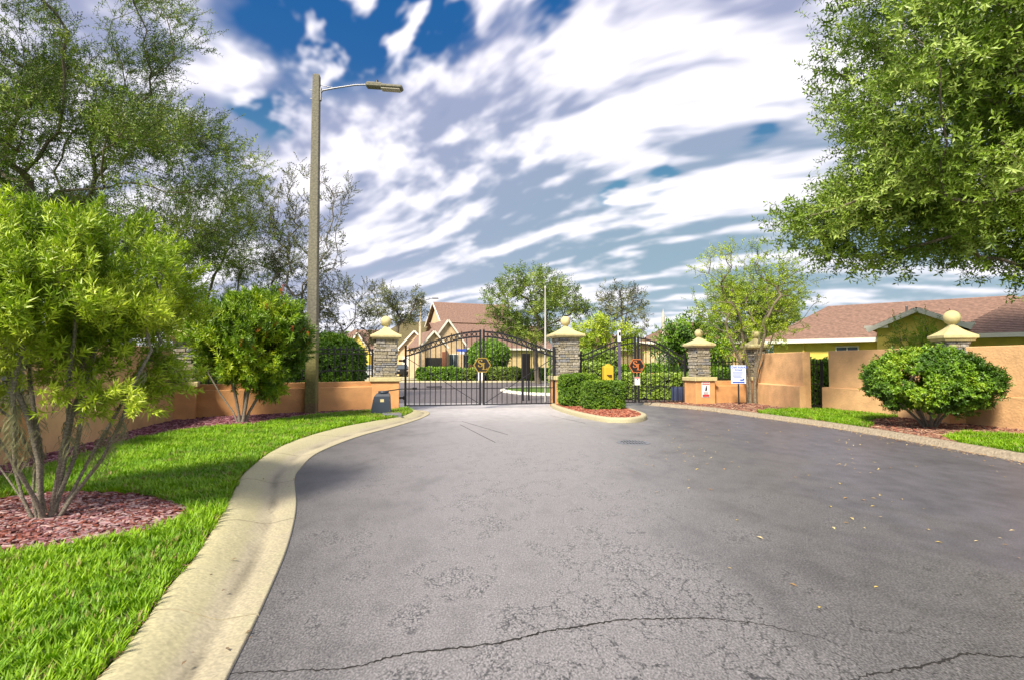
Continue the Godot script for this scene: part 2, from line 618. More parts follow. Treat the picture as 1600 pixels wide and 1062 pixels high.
func _ready() -> void:
	# camera
	var cam := Camera3D.new()
	cam.name = "camera"
	cam.position = Vector3(0, 1.6, 0)
	cam.rotation_degrees.x = 2.56
	cam.fov = 63.99
	cam.near = 0.05
	cam.far = 900.0
	add_child(cam)
	cam.current = true
	# sky, exposure
	var env := Environment.new()
	env.background_mode = Environment.BG_SKY
	env.sky = make_sky()
	env.background_energy_multiplier = 0.95
	env.tonemap_mode = Environment.TONE_MAPPER_LINEAR
	env.tonemap_exposure = 1.74
	env.sdfgi_enabled = true
	env.ssao_enabled = true
	env.ssil_enabled = true
	var we := WorldEnvironment.new()
	we.name = "world"
	we.environment = env
	add_child(we)
	# sun, behind the camera on the left, veiled by thin cloud
	var sun := DirectionalLight3D.new()
	sun.name = "sun"
	sun.light_energy = 1.5
	sun.light_color = Color(1.0, 0.95, 0.86)
	sun.light_angular_distance = 11.0
	sun.shadow_enabled = true
	add_child(sun)
	sun.look_at_from_position(Vector3(-0.32, 0.70, 0.62), Vector3.ZERO)

	materials()
	ground_and_road()
	kerbs()
	lawns_and_mulch()
	walls()
	pillars()
	fences_and_gates()
	houses()
	big_trees()
	shrubs()
	small_things()
	grass()
	litter()

func materials() -> void:
	var fine := grain_texture(3, 512, 0.06, 0.72, 1.0)
	var soft := grain_texture(4, 512, 0.012, 0.84, 1.0, 6)
	var stucco_n := bump_texture(8, 512, 0.10, 3.0)
	var rough_n := bump_texture(12, 512, 0.05, 5.0)
	M.stucco = tri_mat(mat(0.72, 0.38, 0.16, 0.9), soft, 0.30, stucco_n, 0.25)
	M.stucco_r = tri_mat(mat(0.80, 0.49, 0.25, 0.9), soft, 0.22, stucco_n, 0.25)
	M.cap = tri_mat(mat(0.63, 0.56, 0.30, 0.85), soft, 0.6, stucco_n, 0.4)
	M.concrete = tri_mat(mat(0.50, 0.465, 0.305, 0.9, 0.0, true), grain_texture(6, 512, 0.16, 0.80, 1.0, 5), 0.35, rough_n, 0.2)
	M.pole = tri_mat(mat(0.22, 0.21, 0.165, 0.9, 0.0, true), grain_texture(17, 512, 0.05, 0.78, 1.0, 6), 0.35, rough_n, 0.25)
	M.kerb_r = tri_mat(mat(0.46, 0.39, 0.29, 0.9), grain_texture(7, 512, 0.05, 0.6, 1.0, 6), 0.5, rough_n, 0.3)
	M.stone = []
	for k in [[0.46, 0.44, 0.40], [0.54, 0.49, 0.39], [0.36, 0.37, 0.40], [0.48, 0.43, 0.30], [0.62, 0.57, 0.48], [0.42, 0.38, 0.29]]:
		M.stone.append(tri_mat(mat(k[0], k[1], k[2], 0.9), grain_texture(20 + M.stone.size(), 256, 0.03, 0.55, 1.0), 1.3, rough_n, 0.7))
	M.mortar = mat(0.12, 0.11, 0.10, 1.0)
	M.iron = mat(0.012, 0.012, 0.016, 0.42)
	M.gold = mat(0.55, 0.38, 0.08, 0.35, 0.7)
	M.gold_red = mat(0.62, 0.20, 0.07, 0.4, 0.3)
	M.black = mat(0.012, 0.010, 0.010, 0.5)
	M.white = mat(0.78, 0.78, 0.80, 0.6)
	M.red = mat(0.50, 0.04, 0.05, 0.6)
	M.blue = mat(0.02, 0.07, 0.42, 0.6)
	M.sign_blue = mat(0.62, 0.70, 0.86, 0.6)
	M.slate = mat(0.022, 0.034, 0.055, 0.45)
	M.navy = mat(0.06, 0.08, 0.17, 0.5)
	M.yellow = mat(0.60, 0.43, 0.03, 0.55)
	M.steel = mat(0.22, 0.23, 0.26, 0.4, 0.5)
	M.violet = mat(0.10, 0.08, 0.17, 0.5)
	M.rust = mat(0.15, 0.07, 0.03, 0.7)
	M.lens = mat(0.45, 0.42, 0.36, 0.2)
	M.bark = tri_mat(mat(0.34, 0.29, 0.22, 0.95), grain_texture(40, 512, 0.025, 0.35, 1.0), 1.6, rough_n, 1.4)
	M.pale_bark = tri_mat(mat(0.34, 0.29, 0.21, 0.9), grain_texture(41, 512, 0.02, 0.5, 1.0), 1.2, rough_n, 0.7)
	M.grey_bark = tri_mat(mat(0.46, 0.42, 0.35, 0.95), grain_texture(42, 512, 0.03, 0.4, 1.0), 2.5, rough_n, 1.2)
	var leafy := func(rough: float, back: Color) -> StandardMaterial3D:
		var m := mat(1, 1, 1, rough, 0, true)
		m.backlight_enabled = true
		m.backlight = back
		return m
	M.leaf = leafy.call(0.45, Color(0.55, 0.65, 0.25))
	M.leaf_gloss = leafy.call(0.45, Color(0.45, 0.55, 0.18))
	M.grass = leafy.call(0.5, Color(0.65, 0.75, 0.2))
	M.chip = mat(1, 1, 1, 0.9, 0, true)
	M.soil = tri_mat(mat(0.10, 0.055, 0.05, 1.0), fine, 2.0, rough_n, 1.0)
	M.turf = tri_mat(mat(0.10, 0.20, 0.015, 1.0), fine, 1.0, rough_n, 1.0)
	M.far_lawn = tri_mat(mat(0.13, 0.27, 0.02, 1.0), grain_texture(45, 512, 0.05, 0.55, 1.0), 0.4, rough_n, 1.0)
	M.mulch_purple = tri_mat(mat(0.15, 0.05, 0.06, 1.0), fine, 2.0, rough_n, 1.0)
	M.mulch_red = tri_mat(mat(0.22, 0.05, 0.025, 1.0), fine, 2.0, rough_n, 1.0)
	M.mulch_brown = tri_mat(mat(0.20, 0.11, 0.08, 1.0), fine, 2.0, rough_n, 1.0)
	M.roof = tri_mat(mat(0.36, 0.225, 0.175, 0.9), grain_texture(50, 512, 0.02, 0.65, 1.0), 0.35, rough_n, 0.4)
	M.roof_green = tri_mat(mat(0.20, 0.17, 0.08, 0.9), grain_texture(51, 512, 0.02, 0.65, 1.0), 0.35, rough_n, 0.4)
	M.house_yellow = tri_mat(mat(0.82, 0.66, 0.14, 0.85), soft, 0.3, stucco_n, 0.3)
	M.house_tan = tri_mat(mat(0.72, 0.55, 0.28, 0.85), soft, 0.3, stucco_n, 0.3)
	M.house_peach = tri_mat(mat(0.74, 0.55, 0.34, 0.85), soft, 0.3, stucco_n, 0.3)
	M.brick_red = tri_mat(mat(0.36, 0.15, 0.09, 0.9), fine, 0.8)
	M.trim = mat(0.75, 0.73, 0.66, 0.7)
	M.glass = mat(0.06, 0.08, 0.10, 0.08)
	M.dark_in = mat(0.03, 0.028, 0.026, 0.9)
	M.rubber = mat(0.015, 0.015, 0.016, 0.8)
	M.crack = mat(0.012, 0.011, 0.011, 1.0)

# ---------------------------------------------------------------- ground
func road_texture() -> ImageTexture:
	var N := 2048
	var bx := road_tex_box
	var cell := noise(61, 1.0, 1, FastNoiseLite.TYPE_CELLULAR)
	cell.cellular_return_type = FastNoiseLite.RETURN_DISTANCE2_SUB
	cell.frequency = 0.066
	cell.domain_warp_enabled = true
	cell.domain_warp_amplitude = 9.0
	cell.domain_warp_frequency = 0.05
	var ci := cell.get_image(N, N)
	ci.convert(Image.FORMAT_L8)
	var cd := ci.get_data()
	cell.seed = 62
	cell.frequency = 0.24
	var c2 := cell.get_image(N, N)
	c2.convert(Image.FORMAT_L8)
	var c2d := c2.get_data()
	var speck := noise(63, 0.48, 2, FastNoiseLite.TYPE_SIMPLEX).get_image(N, N)
	speck.convert(Image.FORMAT_L8)
	var sd := speck.get_data()
	var wear := noise(64, 0.006, 5).get_image(N, N)
	wear.convert(Image.FORMAT_L8)
	var wd := wear.get_data()
	var blot := noise(66, 0.02, 5).get_image(N, N)
	blot.convert(Image.FORMAT_L8)
	var bd := blot.get_data()
	var out := PackedByteArray()
	out.resize(N * N * 3)
	for j in N:
		var z := bx.position.y + bx.size.y * (j + 0.5) / N
		var dz := -z
		# the worn, cracked strip swings from the right of the camera towards the gates
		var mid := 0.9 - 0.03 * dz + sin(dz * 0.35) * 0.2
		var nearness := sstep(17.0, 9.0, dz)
		var gate_sheen := sstep(14.0, 19.0, dz)
		for i in N:
			var x := bx.position.x + bx.size.x * (i + 0.5) / N
			var k := j * N + i
			var w := wd[k] / 255.0 - 0.5
			var b := bd[k] / 255.0 - 0.5
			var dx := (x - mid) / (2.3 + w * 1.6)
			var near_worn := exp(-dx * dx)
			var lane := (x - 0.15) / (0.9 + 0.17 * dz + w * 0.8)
			var worn_sheen := exp(-pow(absf(lane), 3.0))  # centre wear with sky sheen painted in, wider and brighter with distance
			var right_lane := sstep(2.6 + w * 2.0 + dz * 0.09, 4.6 + w * 2.0 + dz * 0.09, x)   # the right lane, bluer and less speckled
			var v := 0.345 + (0.105 + 0.009 * dz) * worn_sheen - 0.0 * right_lane + b * 0.085 + (sd[k] / 255.0 - 0.5) * 0.30 * (1.0 - 0.6 * right_lane) * nearness + w * 0.05
			v += 0.10 * gate_sheen * sstep(4.0, 1.5, x)  # sky sheen on the asphalt before the gates, painted as lighter colour
			var cr := maxf(0.95 * sstep(0.05, 0.0, cd[k] / 255.0 + (sd[k] / 255.0 - 0.5) * 0.05) * sstep(0.62, 1.05, near_worn + w * 0.9 + b * 1.2) * sstep(8.0, 3.2, dz), 0.8 * sstep(0.15, 0.0, c2d[k] / 255.0) * sstep(0.45, 0.85, 0.28 + worn_sheen * 0.25 + w * 0.9 + b * 1.5 - right_lane * 0.3)) * nearness
			v *= 1.0 - 0.58 * cr
			v = clampf(v, 0.03, 1.0)
			out[k * 3] = int(255.0 * minf(1.0, v * 0.985))
			out[k * 3 + 1] = int(255.0 * minf(1.0, v * (0.972 - 0.01 * right_lane)))
			out[k * 3 + 2] = int(255.0 * minf(1.0, v * (0.995 + 0.06 * right_lane)))
	return ImageTexture.create_from_image(Image.create_from_data(N, N, false, Image.FORMAT_RGB8, out))

func ground_and_road() -> void:
	var b := MB.new()
	b.sheet(PackedVector2Array([Vector2(-420, -560), Vector2(420, -560), Vector2(420, 120), Vector2(-420, 120)]), -0.06)
	struct("ground", b.mesh(), M.far_lawn)
	# one asphalt sheet; its own map near the camera
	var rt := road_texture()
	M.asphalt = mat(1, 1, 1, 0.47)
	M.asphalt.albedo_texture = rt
	M.asphalt.heightmap_enabled = true
	M.asphalt.heightmap_texture = rt
	M.asphalt.heightmap_scale = 0.35
	M.asphalt.metallic_specular = 0.5
	b = MB.new()
	var bx := road_tex_box
	var s := b.v.size()
	for j in 25:
		for i in 17:
			var f := Vector2(i / 16.0, j / 24.0)
			b.vert(Vector3(bx.position.x + bx.size.x * f.x, 0, bx.position.y + bx.size.y * f.y), Vector3.UP, f)
	for j in 24:
		for i in 16:
			var a := s + j * 17 + i
			b.ix.append_array([a, a + 1, a + 18, a, a + 18, a + 17])
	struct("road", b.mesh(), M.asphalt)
	M.asphalt_far = tri_mat(mat(0.20, 0.175, 0.185, 0.55), grain_texture(70, 512, 0.03, 0.6, 1.0), 0.25)
	b = MB.new()
	b.sheet(PackedVector2Array([Vector2(-60, -49), Vector2(60, -49), Vector2(60, -22.6), Vector2(-60, -22.6)]), 0.0)
	b.sheet(PackedVector2Array([Vector2(-4.7, -1.0), Vector2(9.5, -1.0), Vector2(9.5, 14), Vector2(-4.7, 14)]), 0.0)
	struct("road", b.mesh(), M.asphalt_far)
	# two long cracks
	for cr in [[Vector2(-1.55, -2.87), Vector2(-1.4, -2.9), Vector2(-1.07, -2.92), Vector2(-0.82, -2.96), Vector2(-0.6, -3.08), Vector2(-0.29, -3.15), Vector2(0, -3.23), Vector2(0.19, -3.33), Vector2(0.39, -3.39), Vector2(0.64, -3.47), Vector2(0.93, -3.5), Vector2(1.21, -3.5), Vector2(1.51, -3.44), Vector2(1.66, -3.35), Vector2(1.83, -3.25)], [Vector2(1.55, -2.6), Vector2(1.75, -2.84), Vector2(2.01, -2.92), Vector2(2.25, -2.98), Vector2(2.51, -3.08), Vector2(2.67, -3.06), Vector2(2.8, -3.05), Vector2(3.1, -3.0)]]:
		b = MB.new()
		rng.seed = 77 + int(cr[0].x * 10)
		var pts := smooth_path(cr, 14)
		var prev := []
		for i in pts.size():
			var t: Vector2 = (pts[mini(i + 1, pts.size() - 1)] - pts[maxi(i - 1, 0)]).normalized()
			var e := sin(PI * (i + 1.0) / (pts.size() + 1.0))
			var w := rr(0.002, 0.0075) * (0.35 + e) * (0.4 if cr.size() == 4 else 1.0)
			var o: Vector2 = pts[i] + Vector2(-t.y, t.x) * rr(-0.011, 0.011)
			var q := [Vector3(o.x - t.y * w, 0.003, o.y + t.x * w), Vector3(o.x + t.y * w, 0.003, o.y - t.x * w)]
			if i > 0: b.face([prev[0], prev[1], q[1], q[0]], Vector3(o.x, -1, o.y))
			prev = q
		struct("road_crack", b.mesh(), M.crack)
	# straight saw cuts of the wire loops in front of the gate
	for q in [[Vector2(-1.42, -15.45), Vector2(-0.09, -12.48)], [Vector2(-1.39, -14.6), Vector2(-0.34, -11.24)], [Vector2(-1.42, -15.45), Vector2(-2.2, -15.1)], [Vector2(1.2, -17.2), Vector2(2.0, -14.9)]]:
		b = MB.new()
		var dd: Vector2 = (q[1] - q[0]).normalized()
		var o := Vector2(-dd.y, dd.x) * 0.008
		b.face([Vector3(q[0].x + o.x, 0.003, q[0].y + o.y), Vector3(q[1].x + o.x, 0.003, q[1].y + o.y), Vector3(q[1].x - o.x, 0.003, q[1].y - o.y), Vector3(q[0].x - o.x, 0.003, q[0].y - o.y)], Vector3(0, -5, -12))
		struct("road_crack", b.mesh(), M.crack)

func kerbs() -> void:
	# rolled kerb and gutter on the left, cast in lengths with a joint between
	var P := smooth_path(kerb_l, 8)
	var Q := smooth_path(kerb_r, 8)
	var prof := [Vector2(0, -0.1), Vector2(0.0, 0.085), Vector2(0.02, 0.108), Vector2(0.06, 0.115), Vector2(0.16, 0.113), Vector2(0.28, 0.098), Vector2(0.42, 0.062), Vector2(0.54, 0.028), Vector2(0.62, 0.010), Vector2(0.67, 0.006), Vector2(0.74, 0.010), Vector2(0.98, 0.018), Vector2(1.0, 0.012), Vector2(1.0, -0.1)]
	var k := sgroup("kerb")
	cast(k, P, Q, prof, 1.95, M.concrete, noise(90, 1.1, 4))
	# upright kerb along the right
	var R := smooth_path(rk_lawn, 8)
	var Ro := offset_path(R, 0.26)
	if Ro[10].x > R[10].x: Ro = offset_path(R, -0.26)
	k = sgroup("kerb")
	cast(k, R, Ro, [Vector2(0, -0.1), Vector2(0, 0.10), Vector2(0.05, 0.115), Vector2(0.5, 0.11), Vector2(0.66, 0.085), Vector2(0.74, 0.022), Vector2(1.0, 0.008), Vector2(1.0, -0.1)], 2.6, M.kerb_r)
	# island kerb
	var isl := island_path()
	var inn := offset_path(isl, 0.17, true)
	if not Geometry2D.is_point_in_polygon(inn[0], PackedVector2Array(isl)): inn = offset_path(isl, -0.17, true)
	isl.append(isl[0]); inn.append(inn[0])
	k = sgroup("kerb")
	cast(k, inn, isl, [Vector2(0, -0.05), Vector2(0, 0.13), Vector2(0.1, 0.14), Vector2(0.75, 0.138), Vector2(0.92, 0.12), Vector2(1.0, 0.085), Vector2(1.0, -0.05)], 1.5, M.concrete)
	# far kerbs beyond the gates
	k = sgroup("kerb")
	cast(k, [Vector2(-60, -49.4), Vector2(0, -49.4), Vector2(60, -49.4)], [Vector2(-60, -49.0), Vector2(0, -49.0), Vector2(60, -49.0)], [Vector2(0, -0.1), Vector2(0, 0.13), Vector2(0.6, 0.13), Vector2(1, 0.02), Vector2(1, -0.1)], 20.0, M.concrete)

func island_path() -> Array:
	var p := [Vector2(1.5, -21.0), Vector2(1.55, -19.26), Vector2(1.98, -16.9), Vector2(2.5, -15.35), Vector2(2.85, -15.06), Vector2(3.3, -15.05), Vector2(3.73, -15.5), Vector2(4.02, -16.29), Vector2(4.05, -17.32), Vector2(3.95, -19.26), Vector2(3.65, -21.0), Vector2(3.1, -21.6), Vector2(2.0, -21.6)]
	var r := []
	for i in p.size():
		for j in 4:
			r.append(p[i].cubic_interpolate(p[(i + 1) % p.size()], p[(i - 1 + p.size()) % p.size()], p[(i + 2) % p.size()], j / 4.0))
	return r

func cast(parent: Node3D, P: Array, Q: Array, prof: Array, length: float, m: Material, dirt: FastNoiseLite = null) -> void:
	var i := 0
	while i < P.size() - 1:
		var j := i + 1
		var l: float = P[i].distance_to(P[j])
		while j < P.size() - 1 and l < length:
			j += 1
			l += P[j].distance_to(P[j - 1])
		var a := P.slice(i, j + 1)
		var c := Q.slice(i, j + 1)
		var e := a.size() - 1
		var f := 0.02 / maxf(a[e].distance_to(a[e - 1]), 0.02)
		a[e] = a[e].lerp(a[e - 1], f); c[e] = c[e].lerp(c[e - 1], f)
		var b := MB.new()
		b.dirt = dirt
		b.sweep(a, c, prof, true)
		obj("kerb_segment", b.mesh(), m, parent)
		i = j

func poly(parts: Array) -> PackedVector2Array:
	var r := PackedVector2Array()
	for p in parts:
		for q in p:
			if r.is_empty() or r[r.size() - 1].distance_to(q) > 0.004: r.append(q)
	return r

func lawns_and_mulch() -> void:
	var ke := smooth_path(kerb_l, 8)
	for i in ke.size(): ke[i] += Vector2(-0.015, 0)
	var me := smooth_path(mulch_edge, 5)
	var back := me.duplicate()
	back.reverse()
	lawn_poly = poly([ke, back, [Vector2(-3.9, 2.2)]])
	var b := MB.new()
	b.sheet(lawn_poly, 0.09)
	struct("lawn", b.mesh(), M.turf)
	b = MB.new()
	var wp := smooth_path(wall_l, 4)
	wp.reverse()
	b.sheet(poly([me, [Vector2(-3.6, -18.4), Vector2(-3.6, -19.4), Vector2(-4.9, -19.4), Vector2(-5.2, -18.6), Vector2(-9.1, -15.4)], wp]), 0.093)
	struct("mulch_bed", b.mesh(), M.mulch_purple)
	b = MB.new()
	b.sheet(PackedVector2Array(smooth_path(ring + [ring[0]], 4).slice(0, -1)), 0.097)
	struct("mulch_bed", b.mesh(), M.mulch_purple)
	b = MB.new()
	var isl := island_path()
	var inn := offset_path(isl, 0.16, true)
	if not Geometry2D.is_point_in_polygon(inn[0], PackedVector2Array(isl)): inn = offset_path(isl, -0.16, true)
	b.sheet(PackedVector2Array(inn), 0.115)
	struct("mulch_bed", b.mesh(), M.mulch_red)
	# right verge: one bed along the wall with two pieces of lawn on it
	var rl := smooth_path(rk_lawn, 8)
	b = MB.new()
	b.sheet(poly([rl, [Vector2(5.4, -22.4), Vector2(7.2, -22.4), Vector2(9.6, -22.2), Vector2(9.7, -18.4), Vector2(10.5, -18.6), Vector2(11.6, -14.0), Vector2(13.6, -5.0), Vector2(15.2, 4.0)]]), 0.09)
	struct("mulch_bed", b.mesh(), M.mulch_brown)
	lawn_r1 = PackedVector2Array([Vector2(7.62, -16.8), Vector2(7.8, -17.3), Vector2(8.4, -17.9), Vector2(9.3, -18.2), Vector2(10.2, -18.5), Vector2(10.5, -18.2), Vector2(11.1, -15.6), Vector2(10.2, -15.2), Vector2(9.4, -14.5), Vector2(9.0, -13.6), Vector2(8.45, -13.0), Vector2(8.22, -14.6)])
	lawn_r2 = PackedVector2Array([Vector2(8.6, -10.6), Vector2(9.0, -11.4), Vector2(9.8, -11.9), Vector2(10.6, -11.7), Vector2(11.7, -11.2), Vector2(13.4, -5.0), Vector2(14.6, 2.0), Vector2(9.0, 2.0), Vector2(8.78, -3.0), Vector2(8.72, -7.0), Vector2(8.64, -9.3)])
	for p in [lawn_r1, lawn_r2]:
		b = MB.new()
		b.sheet(p, 0.097)
		struct("lawn", b.mesh(), M.turf)
	# beyond the walls and the gates
	for p in [[Vector2(-60, -24), Vector2(-10, -24), Vector2(-5.3, -19.6), Vector2(-9.4, -15.7), Vector2(-9.2, -13), Vector2(-8.6, -10.6), Vector2(-8.2, -8.6), Vector2(-6.8, -4), Vector2(-5.4, 0), Vector2(-5.0, 2), Vector2(-60, 2)],
			[Vector2(7.6, -21.9), Vector2(9.8, -22.2), Vector2(9.9, -18.4), Vector2(10.9, -18.4), Vector2(11.95, -14.0), Vector2(13.9, -5.0), Vector2(15.3, 2.0), Vector2(70, 2), Vector2(70, -34), Vector2(14, -34), Vector2(9.0, -27.5), Vector2(7.3, -23.8)],
			[Vector2(-0.2, -31.5), Vector2(1.2, -28.8), Vector2(4.5, -28.2), Vector2(8.6, -31.5), Vector2(9.6, -35.5), Vector2(5.0, -37.0), Vector2(1.0, -36.6), Vector2(-0.4, -34.4)],
			[Vector2(-120, -140), Vector2(120, -140), Vector2(120, -49.4), Vector2(-120, -49.4)]]:
		b = MB.new()
		b.sheet(PackedVector2Array(p), 0.10)
		struct("lawn", b.mesh(), M.far_lawn)
	# kerb round the median lawn
	var md := [Vector2(-0.2, -31.5), Vector2(1.2, -28.8), Vector2(4.5, -28.2), Vector2(8.6, -31.5), Vector2(9.6, -35.5), Vector2(5.0, -37.0), Vector2(1.0, -36.6), Vector2(-0.4, -34.4), Vector2(-0.2, -31.5)]
	var mo := []
	for q in md: mo.append(q + (q - Vector2(4.3, -33.4)).normalized() * 0.3)
	b = MB.new()
	b.sweep(smooth_path(md, 3), smooth_path(mo, 3), [Vector2(0, -0.05), Vector2(0, 0.13), Vector2(0.7, 0.13), Vector2(1, 0.03), Vector2(1, -0.05)])
	struct("kerb", b.mesh(), M.trim)
	# red strip of mulch under the far hedges, and the pale drive beyond the left fence
	b = MB.new()
	b.sheet(PackedVector2Array([Vector2(-10.5, -51.6), Vector2(16, -51.6), Vector2(16, -49.5), Vector2(-10.5, -49.5)]), 0.112)
	struct("mulch_bed", b.mesh(), M.mulch_red)
	b = MB.new()
	b.sheet(PackedVector2Array([Vector2(-40, -78), Vector2(-11.2, -78), Vector2(-8.9, -55), Vector2(-12, -49.5), Vector2(-40, -49.5)]), 0.108)
	struct("driveway", b.mesh(), M.concrete)

# ---------------------------------------------------------------- walls, pillars, ironwork
func wall(called: String, label: String, path: Array, plinth: Array, upper: Array, upper_path: Array, m: Material, back := 1.0) -> void:
	var t := thing(called, label, "wall", Vector3.ZERO)
	var b := MB.new()
	b.sweep(path, offset_path(path, back), plinth)
	obj("plinth", b.mesh(), m, t)
	b = MB.new()
	b.sweep(upper_path, offset_path(upper_path, back), upper)
	obj("upper_wall", b.mesh(), m, t)

func walls() -> void:
	var p := smooth_path(wall_l, 5)
	wall("garden_wall", "curved orange stucco wall with a ledge bordering the left lawn", p, [Vector2(0, -0.1), Vector2(0, 0.90), Vector2(0.03, 0.94), Vector2(0.2, 0.95), Vector2(0.2, -0.1)], [Vector2(0.17, 0.9), Vector2(0.17, 2.03), Vector2(0.19, 2.05), Vector2(0.42, 2.05), Vector2(0.42, -0.1), Vector2(0.21, -0.1), Vector2(0.21, 0.9)], p, M.stucco_r)
	p = [Vector2(-9.05, -15.28), Vector2(-7.0, -16.75), Vector2(-4.66, -18.44)]
	wall("garden_wall", "low orange stucco wall under the iron fence left of the big gate", p, [Vector2(0, -0.1), Vector2(0, 0.85), Vector2(0.02, 0.87), Vector2(0.14, 0.875), Vector2(0.14, -0.1)], [Vector2(0.1, 0.8), Vector2(0.1, 1.02), Vector2(0.12, 1.035), Vector2(0.35, 1.035), Vector2(0.37, 1.02), Vector2(0.37, -0.1), Vector2(0.15, -0.1), Vector2(0.15, 0.8)], p, M.stucco)
	p = [Vector2(7.6, -21.0), Vector2(8.6, -21.35), Vector2(9.5, -21.7)]
	wall("garden_wall", "low orange wall behind the blue and white sign on a post", p, [Vector2(0, -0.1), Vector2(0, 0.76), Vector2(0.02, 0.78), Vector2(0.13, 0.785), Vector2(0.13, -0.1)], [Vector2(0.1, 0.7), Vector2(0.1, 0.955), Vector2(0.12, 0.97), Vector2(0.35, 0.97), Vector2(0.35, -0.1), Vector2(0.14, -0.1), Vector2(0.14, 0.7)], p, M.stucco)
	p = [Vector2(9.47, -21.75), Vector2(9.5, -20.0), Vector2(9.52, -18.05)]
	wall("garden_wall", "tall orange wall panel behind the slender multi stemmed tree, left of the narrow iron gate", p, [Vector2(0, -0.1), Vector2(0, 0.86), Vector2(0.02, 0.88), Vector2(0.2, 0.89), Vector2(0.2, -0.1)], [Vector2(0.16, 0.8), Vector2(0.16, 2.0), Vector2(0.18, 2.02), Vector2(0.40, 2.02), Vector2(0.42, 2.0), Vector2(0.42, -0.1), Vector2(0.21, -0.1), Vector2(0.21, 0.8)], [Vector2(9.47, -21.75), Vector2(9.5, -20.0), Vector2(9.52, -18.12)], M.stucco_r)
	p = [Vector2(10.42, -18.32), Vector2(11.42, -13.95), Vector2(11.66, -12.75), Vector2(13.4, -5.0), Vector2(15.2, 3.0)]
	wall("garden_wall", "long tall orange wall running out of the frame on the right", p, [Vector2(0, -0.1), Vector2(0, 0.83), Vector2(0.01, 0.84), Vector2(0.3, 0.85), Vector2(0.3, -0.1)], [Vector2(0.035, 0.83), Vector2(0.035, 2.03), Vector2(0.05, 2.045), Vector2(0.32, 2.045), Vector2(0.34, 2.03), Vector2(0.34, 0.0), Vector2(0.29, 0.0), Vector2(0.29, 0.8)], [Vector2(10.48, -18.06), Vector2(11.42, -13.95), Vector2(11.66, -12.75), Vector2(13.4, -5.0), Vector2(15.2, 3.0)], M.stucco_r)
	# far low wall behind the right gate
	p = [Vector2(6.0, -29.0), Vector2(9.0, -29.4), Vector2(12.5, -30.4)]
	wall("garden_wall", "low orange wall between hedges far behind the smaller gate", p, [Vector2(0, 0.0), Vector2(0, 0.5), Vector2(0.3, 0.5), Vector2(0.3, 0)], [Vector2(0.03, 0.5), Vector2(0.03, 1.15), Vector2(0.3, 1.15), Vector2(0.3, 0.5)], p, M.stucco)

func square_lathe(b: MB, prof: Array, at := Vector3.ZERO) -> void:   # Vector2(half width, y)
	for i in prof.size() - 1:
		var a: Vector2 = prof[i]
		var c: Vector2 = prof[i + 1]
		for k in 4:
			var e := Basis(Vector3.UP, k * PI / 2)
			b.face([at + e * Vector3(-a.x, a.y, a.x), at + e * Vector3(a.x, a.y, a.x), at + e * Vector3(c.x, c.y, c.x), at + e * Vector3(-c.x, c.y, c.x)], at + Vector3(0, (a.y + c.y) * 0.5 - (0.3 if absf(a.y - c.y) < 0.001 else 0.0), 0))

